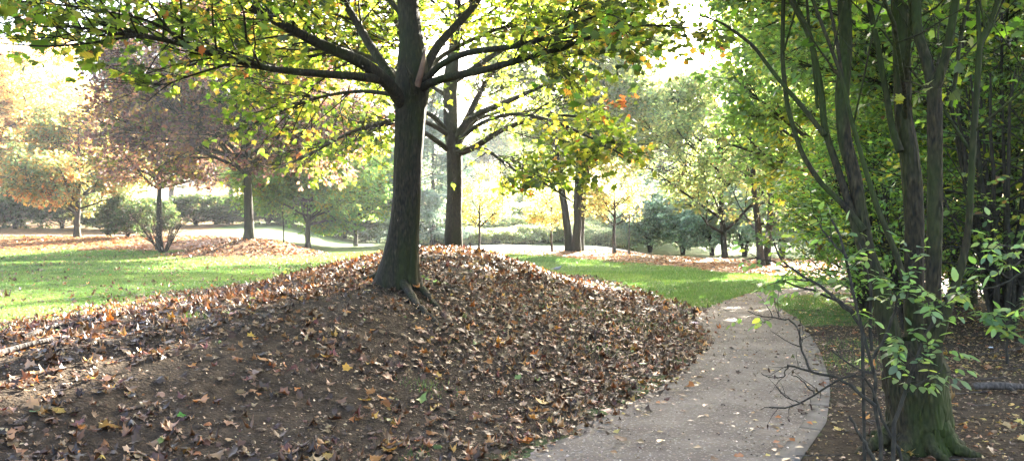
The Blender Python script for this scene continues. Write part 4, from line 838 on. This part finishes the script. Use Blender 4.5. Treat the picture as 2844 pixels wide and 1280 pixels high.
def litter(x, y, size, pal, T, curl=.8, lift=.01, tilt=.28, sv=.42):
    n = len(x)
    if not n: return
    g = gnormal(x, y); nor = g + rng.normal(size=(n, 3)) * tilt; a = rng.random(n) * 6.283
    fd = np.stack([np.cos(a), np.sin(a), 0 * a], 1); fd = fd - (fd * g).sum(1, keepdims=True) * g + rng.normal(size=(n, 3)) * tilt * .5
    pos = np.stack([x, y, H(x, y) + lift + rng.random(n) * size * .25], 1); sz = size * np.clip(1 + rng.normal(size=n) * sv, .35, 1.8)
    cv = (np.clip(rng.normal(size=n) * curl, -1.4, 1.4), np.clip(rng.normal(size=n) * curl, -1.2, 1.2)) if curl else None
    V, Fc, kk = place(rng, pos, fd, nor, sz, T, .12, cv); batches.append((V, Fc, np.repeat(pick(rng, n, pal, None, 0, .32), kk, 0)))
def D_mound(x, y):
    ch, u = ridge(x, y); d, l, r = dpath(x, y)
    cx = np.interp(y, cyk, cxk)
    on = (u < 1.12) & (y < 28) & (x < l + .1 * rng.random(len(x)))
    cl = fbm(x * 1.5, y * 1.5, 51, 3)
    rightness = sm(-2.5, .2, x - (y - 8) * .0 - .0) * sm(5.5, 8.5, y + x * .9)
    dens = .20 + .9 * sm(.42, .62, cl) * .55
    dens = np.maximum(dens, sm(.30, .50, cl + .25 * rightness) * rightness * .9)
    dens = np.maximum(dens, sm(1.5, .2, l - x + (cl - .5)) * .85)                            # drift against the path
    dens = np.maximum(dens, np.where(x < cx + .2, .95, 0) * sm(5.0, 6.6, y))                # left flank
    dens = np.maximum(dens, sm(12., 14., y) * .9)
    dens = np.where((x < -2.6) & (y < 6.3), np.maximum(dens, sm(.40, .6, cl) * .7), dens)
    return np.where(on, dens, 0)
x, y = scatter(-12, 4.5, 3.2, 14, 300, D_mound); litter(x, y, .070, PAL_LIT, T_maple, .8, tilt=.24)
x, y = scatter(-10, 4, 14, 27, 120, D_mound); litter(x, y, .088, PAL_LIT, T_maple8, .9)
def D_lawnl(x, y):
    ch, u = ridge(x, y); e = np.exp(-np.maximum(u - 1, 0) * 3.2); c = fbm(x * .5, y * .9, 61)
    return np.where((u > 1.0) & (x < 0), .8 * e + .55 * sm(.42, .62, c) + .06, 0)
x, y = scatter(-32, 0, 9, 48, 22, D_lawnl); litter(x, y, .105, PAL_LIT, T_maple8, .8)
def D_lawnr(x, y):
    ch, u = ridge(x, y); d, l, r = dpath(x, y); c = fbm(x * .6, y * .8, 63)
    edge = np.exp(-np.abs(d) / .5) * (y < 24); e = np.exp(-np.maximum(u - 1, 0) * 7)
    return np.where((x < l) & (u > 1.0) & (x > 0) | (y > 24) & (x > 0), .10 * sm(.45, .65, c) + .02 + .7 * edge + .7 * e * (y < 26), 0)
x, y = scatter(-2, 22, 12, 46, 26, D_lawnr); litter(x, y, .06, PAL_YFL, T_quad, 0, sv=.4)
x, y = scatter(-34, -6, 38, 50, 60, lambda x, y: zones(x, y)[1]); litter(x, y, .13, PAL_LIT, T_quad, 0, tilt=.7)
x, y = scatter(-48, -16, 48, 62, 30, lambda x, y: zones(x, y)[1]); litter(x, y, .16, PAL_ORG, T_quad, 0, tilt=.4)
x, y = scatter(-4, 26, 22, 58, 26, lambda x, y: zones(x, y)[1]); litter(x, y, .11, PAL_ORG, T_quad, 0, tilt=.4)
def D_wood(x, y):
    d, l, r = dpath(x, y); c = fbm(x * 1.6, y * 1.6, 65); return np.where(x > r + .02, .25 + .6 * sm(.35, .6, c), 0)
x, y = scatter(1.5, 13, 4.2, 21, 150, D_wood); litter(x, y, .050, PAL_YFL, T_oval, .6)
x, y = scatter(1.5, 9, 4.2, 12, 9, D_wood); litter(x, y, .085, PAL_YFL + [((.40, .15, .03), 3)], T_maple, .8)
def D_path(x, y):
    d, l, r = dpath(x, y); e = np.minimum(np.abs(x - l), np.abs(r - x)); return np.where(d == 0, .11 + .9 * np.exp(-e / .28) + .08 * (fbm(x * 2, y * 2, 3) > .55), 0)
x, y = scatter(-1, 6, 4.8, 18, 90, lambda x, y: (dpath(x, y)[0] == 0) * (.5 * np.exp(-np.abs(x - dpath(x, y)[1]) / .16) + .22 * np.exp(-np.abs(x - dpath(x, y)[2]) / .14) + .006)); litter(x, y, .062, PAL_LIT, T_maple8, .8, .02)
x, y = scatter(-1, 10, 4.8, 24, 110, D_path); litter(x, y, .045, PAL_YFL + PAL_LIT[:2], T_quad, 0, .022, .25, .5)
V = np.concatenate([b[0] for b in batches]); o = 0; fs = []
for b in batches: fs.append(b[1] + o); o += len(b[0])
tagd(mesh_obj('leaf_litter', V, [np.concatenate(fs)], M_dry, col=np.concatenate([b[2] for b in batches])), 'carpet of brown and orange fallen leaves over the mound, lawn edges and wood floor', 'fallen leaves', kind='stuff')
# crumbs: broken leaf bits and small stones
batches = []
x, y = scatter(-7, 4, 3.3, 12, 420, lambda x, y: (zones(x, y)[0] > .5) * (x < dpath(x, y)[1]) * (.25 + .75 * sm(.4, .6, fbm(x * 2, y * 2, 67)))); litter(x, y, .018, [((.30, .22, .14), 3), ((.16, .11, .07), 4), ((.07, .05, .035), 3)], T_quad, 0, .003, .5, .5)
x, y = scatter(0, 8, 4.5, 20, 430, lambda x, y: (dpath(x, y)[0] == 0) * (.35 + .5 * (fbm(x * 1.5, y * 1.5, 68) > .5))); litter(x, y, .015, [((.34, .30, .25), 4), ((.18, .14, .10), 4), ((.08, .06, .045), 3)], T_quad, 0, .015, .5, .6)
x, y = scatter(1.8, 9, 4.5, 14, 300, lambda x, y: (x > dpath(x, y)[2]) * .8); litter(x, y, .022, [((.38, .28, .15), 3), ((.20, .14, .09), 4), ((.10, .07, .05), 3)], T_quad, 0, .003, .5, .5)
V = np.concatenate([b[0] for b in batches]); o = 0; fs = []
for b in batches: fs.append(b[1] + o); o += len(b[0])
tagd(mesh_obj('leaf_crumbs', V, [np.concatenate(fs)], M_dry, col=np.concatenate([b[2] for b in batches])), 'tiny broken leaf bits and pebbles strewn over soil and gravel', 'debris', kind='stuff')
# twigs strewn
x, y = scatter(1.8, 9, 4.4, 16, 7, lambda x, y: (x > dpath(x, y)[2] + .1) * .9); x2, y2 = scatter(-6, 3, 3.4, 12, 2.2, lambda x, y: (x < dpath(x, y)[1]) * 1.); x = np.r_[x, x2[:14]]; y = np.r_[y, y2[:14]]
n = len(x); a = rng.normal(size=n) * .5 + .3; l = rng.uniform(.08, .5, n); Q = np.zeros((n, 4, 3))
for j in range(4):
    xx = x + np.cos(a) * l * (j / 3 - .5) + rng.normal(size=n) * .006; yy = y + np.sin(a) * l * (j / 3 - .5); Q[:, j] = np.stack([xx, yy, H(xx, yy) + .012 + rng.random(n) * .015], 1)
v, f = tubes(Q, np.tile(rng.uniform(.002, .007, n)[:, None], (1, 4)), 5); tagd(mesh_obj('strewn_twigs', v, [f], M_deadwood, smooth=True), 'small broken twigs strewn over the soil', 'twigs', kind='stuff')
# grass blades
def blades(x, y, h, w):
    n = len(x); z = H(x, y); a = rng.random(n) * 6.283; hh = h * rng.uniform(.5, 1.3, n) * (1 + y / 60); ww = w * (1 + y / 14)
    B = np.stack([x, y, z], 1); s = np.stack([np.cos(a) * ww, np.sin(a) * ww, 0 * a], 1); tip = B + np.stack([rng.normal(size=n) * hh * .4, rng.normal(size=n) * hh * .4, hh], 1)
    V = np.stack([B - s, B + s, tip], 1).reshape(-1, 3); Fc = np.arange(3 * n).reshape(n, 3)
    pn = fbm(x * .35, y * .35, 71)[:, None]; c = np.where(pn > .5, (.095, .155, .052), (.14, .19, .068)) * np.exp(rng.normal(size=(n, 1)) * .22); c = np.where(rng.random((n, 1)) < .05, (.22, .20, .08), c)
    return V, Fc, np.repeat(c, 3, 0)
gfn = lambda x, y: (zones(x, y)[2] ** 2) * np.where(dpath(x, y)[0] == 0, 0, 1)
bl = []
for (x0, x1, y0, y1, dn, h_, w_) in ((-14, 8, 9, 20, 900, .045, .0022), (-20, 12, 20, 30, 420, .045, .003), (-32, 20, 30, 52, 150, .045, .004)):
    x, y = scatter(x0, x1, y0, y1, dn, gfn); bl.append(blades(x, y, h_, w_))
# few tufts on the mound and by the path foot
tx, ty = [], []
for (cx_, cy_, s_, n_) in ((-.75, 7.2, .12, 90), (-3.2, 8.1, .08, 40), (1.9, 12.6, .5, 500), (1.0, 13.2, .5, 400), (3.1, 4.9, .1, 60), (2.3, 5.0, .1, 60), (3.9, 9.6, .4, 500), (4.7, 11., .3, 300), (-.7, 5.6, .07, 30), (1.1, 9.8, .2, 100)):
    tx.append(rng.normal(size=n_) * s_ + cx_); ty.append(rng.normal(size=n_) * s_ + cy_)
tx = np.concatenate(tx); ty = np.concatenate(ty); k = dpath(tx, ty)[0] != 0; bl.append(blades(tx[k], ty[k], .05, .002))
V = np.concatenate([b[0] for b in bl]); o = 0; fs = []
for b in bl: fs.append(b[1] + o); o += len(b[0])
tagd(mesh_obj('grass', V, [np.concatenate(fs)], M_grass, col=np.concatenate([b[2] for b in bl])), 'short green lawn grass with scattered tufts on the mound', 'grass', kind='stuff')

# single leaves that stand out on the soil
def one_leaf(tx_, ty_, size, colr, label, rot, curl):
    p = onground([(tx_, ty_)], [.018])[0]; rg = np.random.default_rng(int(tx_)); g = gnormal(np.array([p[0]]), np.array([p[1]]))
    fd = np.array([[math.cos(rot), math.sin(rot), .04]]); curl = curl * .6; V, Fc, kk = place(rg, p[None], fd, g + rg.normal(size=(1, 3)) * .25, np.array([size]), T_maple, .05, (np.array([curl]), np.array([curl * .6])))
    V[:, 2] += max(0, float((H(V[:, 0], V[:, 1]) + .004 - V[:, 2]).max()) * .6)
    c = np.tile([colr], (len(V), 1)) * np.linspace(.8, 1.2, len(V))[:, None]
    o = mesh_obj('fallen_leaf', V, [Fc], M_dry, col=c, origin=p); o.location = p; tagd(o, label, 'leaf', 'single maple leaves lying on the bare soil')
for a in ((955, 872, .11, (.55, .26, .04), 'orange maple leaf on bare soil below the trunk, left of the root', 1., .3),
          (905, 1000, .14, (.55, .34, .07), 'large yellow-orange maple leaf in the middle of the bare slope', 1.4, .5),
          (950, 1028, .10, (.55, .30, .04), 'yellow maple leaf just right of the large yellow-orange one', .4, .4),
          (1016, 1120, .10, (.50, .32, .04), 'flat mustard-yellow leaf on the bare soil near the bottom centre', 2., .2),
          (570, 1125, .14, (.42, .18, .05), 'wide rusty-orange leaf on the lower left slope', 2.6, .4),
          (270, 1195, .15, (.50, .38, .17), 'big pale tan leaf curled up at the lower left', .3, .8),
          (460, 1208, .12, (.48, .27, .15), 'pinkish-tan star-shaped leaf at the bottom left', 1.7, .5),
          (1070, 1250, .13, (.48, .27, .10), 'tan pointed leaf at the bottom edge below the slope', 1.2, .6),
          (1172, 915, .11, (.45, .18, .03), 'rust-orange leaf just below the exposed root', 4., .3),
          (490, 1162, .07, (.08, .24, .03), 'small bright green leaf on the lower left soil', .6, .3),
          (95, 1155, .08, (.16, .26, .10), 'pale green leaf on the soil at the far lower left', 2.2, .3),
          (1202, 786, .13, (.22, .42, .03), 'vivid green maple leaf on the brown leaves right of the trunk', .2, .2),
          (240, 1060, .08, (.50, .22, .03), 'small orange leaf above the lower left leaf pile', 1., .3),
          (685, 938, .10, (.50, .32, .05), 'yellow leaf on bare soil left of centre', .2, .5),
          (1498, 1125, .13, (.55, .33, .05), 'bright yellow leaf among the brown drift near the path', 1.2, .3),
          (2410, 1168, .09, (.60, .26, .03), 'glowing orange leaf on the ground left of the mossy trunk foot', 1.8, .4)):
    one_leaf(*a)

# small things
def spot(tx_, ty_, l=0.): return onground([(tx_, ty_)], [l])[0]
# fallen log, right
lp = spot(2790, 1088, .05); rl = empty('fallen_log', lp, 'short grey-brown broken log lying on the leafy wood floor at the right edge', 'log')
P, r = poly([lp + np.array(q) for q in ((-.28, .04, .0), (-.12, .0, .012), (.08, -.01, .01), (.24, .02, -.005), (.42, .06, -.01))], [.034, .040, .034, .026, .022], 16); v, f = tubes(P[None], r[None], 14)
e0 = np.arange(14)[::-1][None]; v, f = v + rng.normal(size=v.shape) * .002, f
mesh_obj('log', v, [f, e0, (np.arange(14) + 15 * 14)[None]], M_deadwood, rl, smooth=True, origin=lp)
P, r = poly([lp + np.array(q) for q in ((.02, -.02, .0), (.04, -.08, -.02), (.05, -.12, -.045))], [.022, .018, .012], 8); v, f = tubes(P[None], r[None], 8); mesh_obj('branch_stub', v, [f], M_deadwood, rl, smooth=True, origin=lp)
# sunlit fallen branch, left edge
P, r = poly(onground([(-60, 1010), (0, 990), (60, 975), (110, 958), (160, 945), (215, 930)], [.03, .03, .035, .03, .02, .0]), [.03, .028, .024, .02, .016, .008], 24); v, f = tubes(P[None], r[None], 10)
o = mesh_obj('fallen_branch', v, [f], M_deadwood, smooth=True, origin=P[12]); o.location = P[12]; tagd(o, 'grey fallen branch lying across the sunlit leaves at the left edge', 'branch')
P, r = poly(onground([(60, 945), (130, 920), (200, 905), (280, 890)], [.02, .03, .03, .01]), [.03, .028, .022, .01], 20); v, f = tubes(P[None], r[None], 8)
o = mesh_obj('fallen_branch', v, [f], M_deadwood, smooth=True, origin=P[10]); o.location = P[10]; tagd(o, 'thinner dark stick half buried behind the grey fallen branch', 'branch')
# litter scraps
def scrap(p, size, colr, label, name, pk=None):
    rg = np.random.default_rng(9); m, nt_, pp = mat(name + '_paper'); pp.inputs['Base Color'].default_value = (*colr, 1); pp.inputs['Roughness'].default_value = .4
    nx_ = 12; uu, vv = np.meshgrid(np.linspace(-1, 1, nx_), np.linspace(-1, 1, nx_)); zz = .35 * (1 - uu ** 2) * (1 - vv ** 2) + .3 * (vnoise(uu * 3 + 9, vv * 3 + 9, 5) - .3) + .15
    V = np.stack([uu * (1 - .2 * vv ** 2), vv * .55, zz * .8], -1).reshape(-1, 3) * size; V2 = V.copy(); V2[:, 2] -= .004
    J = np.arange(nx_ * nx_).reshape(nx_, nx_); f1 = np.stack([J[:-1, :-1], J[:-1, 1:], J[1:, 1:], J[1:, :-1]], -1).reshape(-1, 4)
    o = mesh_obj(name, np.concatenate([V, V2]), [f1, f1[:, ::-1] + len(V)], m); o.location = p; tagd(o, label, 'litter')
scrap(spot(1928, 900, .01), .085, (.72, .50, .50), 'crumpled pale pink wrapper at the left edge of the footpath', 'wrapper')
scrap(spot(2752, 966, .005), .035, (.75, .78, .85), 'small white paper scrap on the wood floor right of the mossy trunk', 'paper_scrap')
# pigeon on the lawn
pp_ = at(556.8, 270.2, 30.0); rb = empty('pigeon', pp_, 'small grey bird standing on the lawn right of the mound', 'bird')
def ell(c, r_, yaw=0, n=14, m=10, taper=0):
    th = np.linspace(0, 2 * np.pi, n, endpoint=False); ph = np.linspace(0, np.pi, m); TH, PH = np.meshgrid(th, ph)
    x = np.cos(PH); k = 1 + taper * x; V = np.stack([x * r_[0], np.sin(PH) * np.cos(TH) * r_[1] * k, np.sin(PH) * np.sin(TH) * r_[2] * k], -1).reshape(-1, 3) + np.array(c)
    J = np.arange(n * m).reshape(m, n); J2 = np.roll(J, -1, 1); return V, np.stack([J[:-1], J2[:-1], J2[1:], J[1:]], -1).reshape(-1, 4)
Mb = noise_mat('grey_plumage', (.10, .11, .14), (.32, .33, .38), 30, .5, .1)
v, f = merge([ell((0, 0, .11), (.12, .055, .055), taper=.2), ell((.10, 0, .15), (.05, .03, .035)), ell((.14, 0, .185), (.028, .024, .026)), ell((-.15, 0, .10), (.09, .028, .012))]); mesh_obj('body', v, [f], Mb, rb, smooth=True)
v, f = ell((.175, 0, .182), (.018, .006, .006)); mesh_obj('beak', v, [f], M_twig, rb)
for s in (-1, 1):
    P, r = poly([(.02, s * .022, .07), (.02, s * .022, .0)], [.006, .005], 3); v, f = tubes(P[None], r[None], 5); mesh_obj('leg', v, [f], M_wood, rb)
# green seedling on the left lawn edge
def seedling(p, h, label, seed, cols, n=10, s=.09):
    rg = np.random.default_rng(seed); root = empty('seedling', p, label, 'seedling'); P, r = poly([(0, 0, -.03), (.01, 0, h * .5), (-.01, .01, h)], [.006, .005, .003], 8); v, f = tubes(P[None], r[None], 5); mesh_obj('stem', v, [f], M_twig, root)
    a = rg.random(n) * 6.28; pos = np.stack([np.cos(a) * .02, np.sin(a) * .02, rg.uniform(h * .3, h, n)], 1); fd = np.stack([np.cos(a), np.sin(a), .2 + 0 * a], 1)
    V, Fc, kk = place(rg, pos, fd, np.array([0, 0, 1.]) + rg.normal(size=(n, 3)) * .3, s * rg.uniform(.7, 1.2, n), T_maple, .06); mesh_obj('leaves', V, [Fc], M_leafR, root, col=np.repeat(pick(rg, n, cols), kk, 0))
seedling(spot(797, 750), .36, 'pale yellow-green maple seedling at the lawn edge left of the big trunk', 4, [((.40, .42, .12), 3), ((.30, .40, .08), 2)])
seedling(spot(1185, 782), .12, 'tiny bright green seedling sprouting from brown leaves right of the trunk', 5, [((.14, .30, .03), 2)], 4, .07)

# ------------------------------------------------------------------ air
x0, x1, y0, y1, z0, z1 = -160, 160, -30, 190, -3, 30
hv = np.array([(x, y, z) for z in (z0, z1) for y in (y0, y1) for x in (x0, x1)], float)
hf = np.array([(0, 2, 3, 1), (4, 5, 7, 6), (0, 1, 5, 4), (2, 6, 7, 3), (0, 4, 6, 2), (1, 3, 7, 5)])
mh = bpy.data.materials.new('haze_air'); mh.use_nodes = True; ntv = mh.node_tree; ntv.nodes.remove(ntv.nodes['Principled BSDF'])
pv = ntv.nodes.new('ShaderNodeVolumePrincipled'); pv.inputs['Density'].default_value = .0004; pv.inputs['Color'].default_value = (.90, .95, 1, 1); pv.inputs['Anisotropy'].default_value = .35
ntv.links.new(pv.outputs[0], ntv.nodes['Material Output'].inputs['Volume'])
tagd(mesh_obj('haze', hv, [hf], mh), 'thin bright morning haze over the park', kind='stuff')
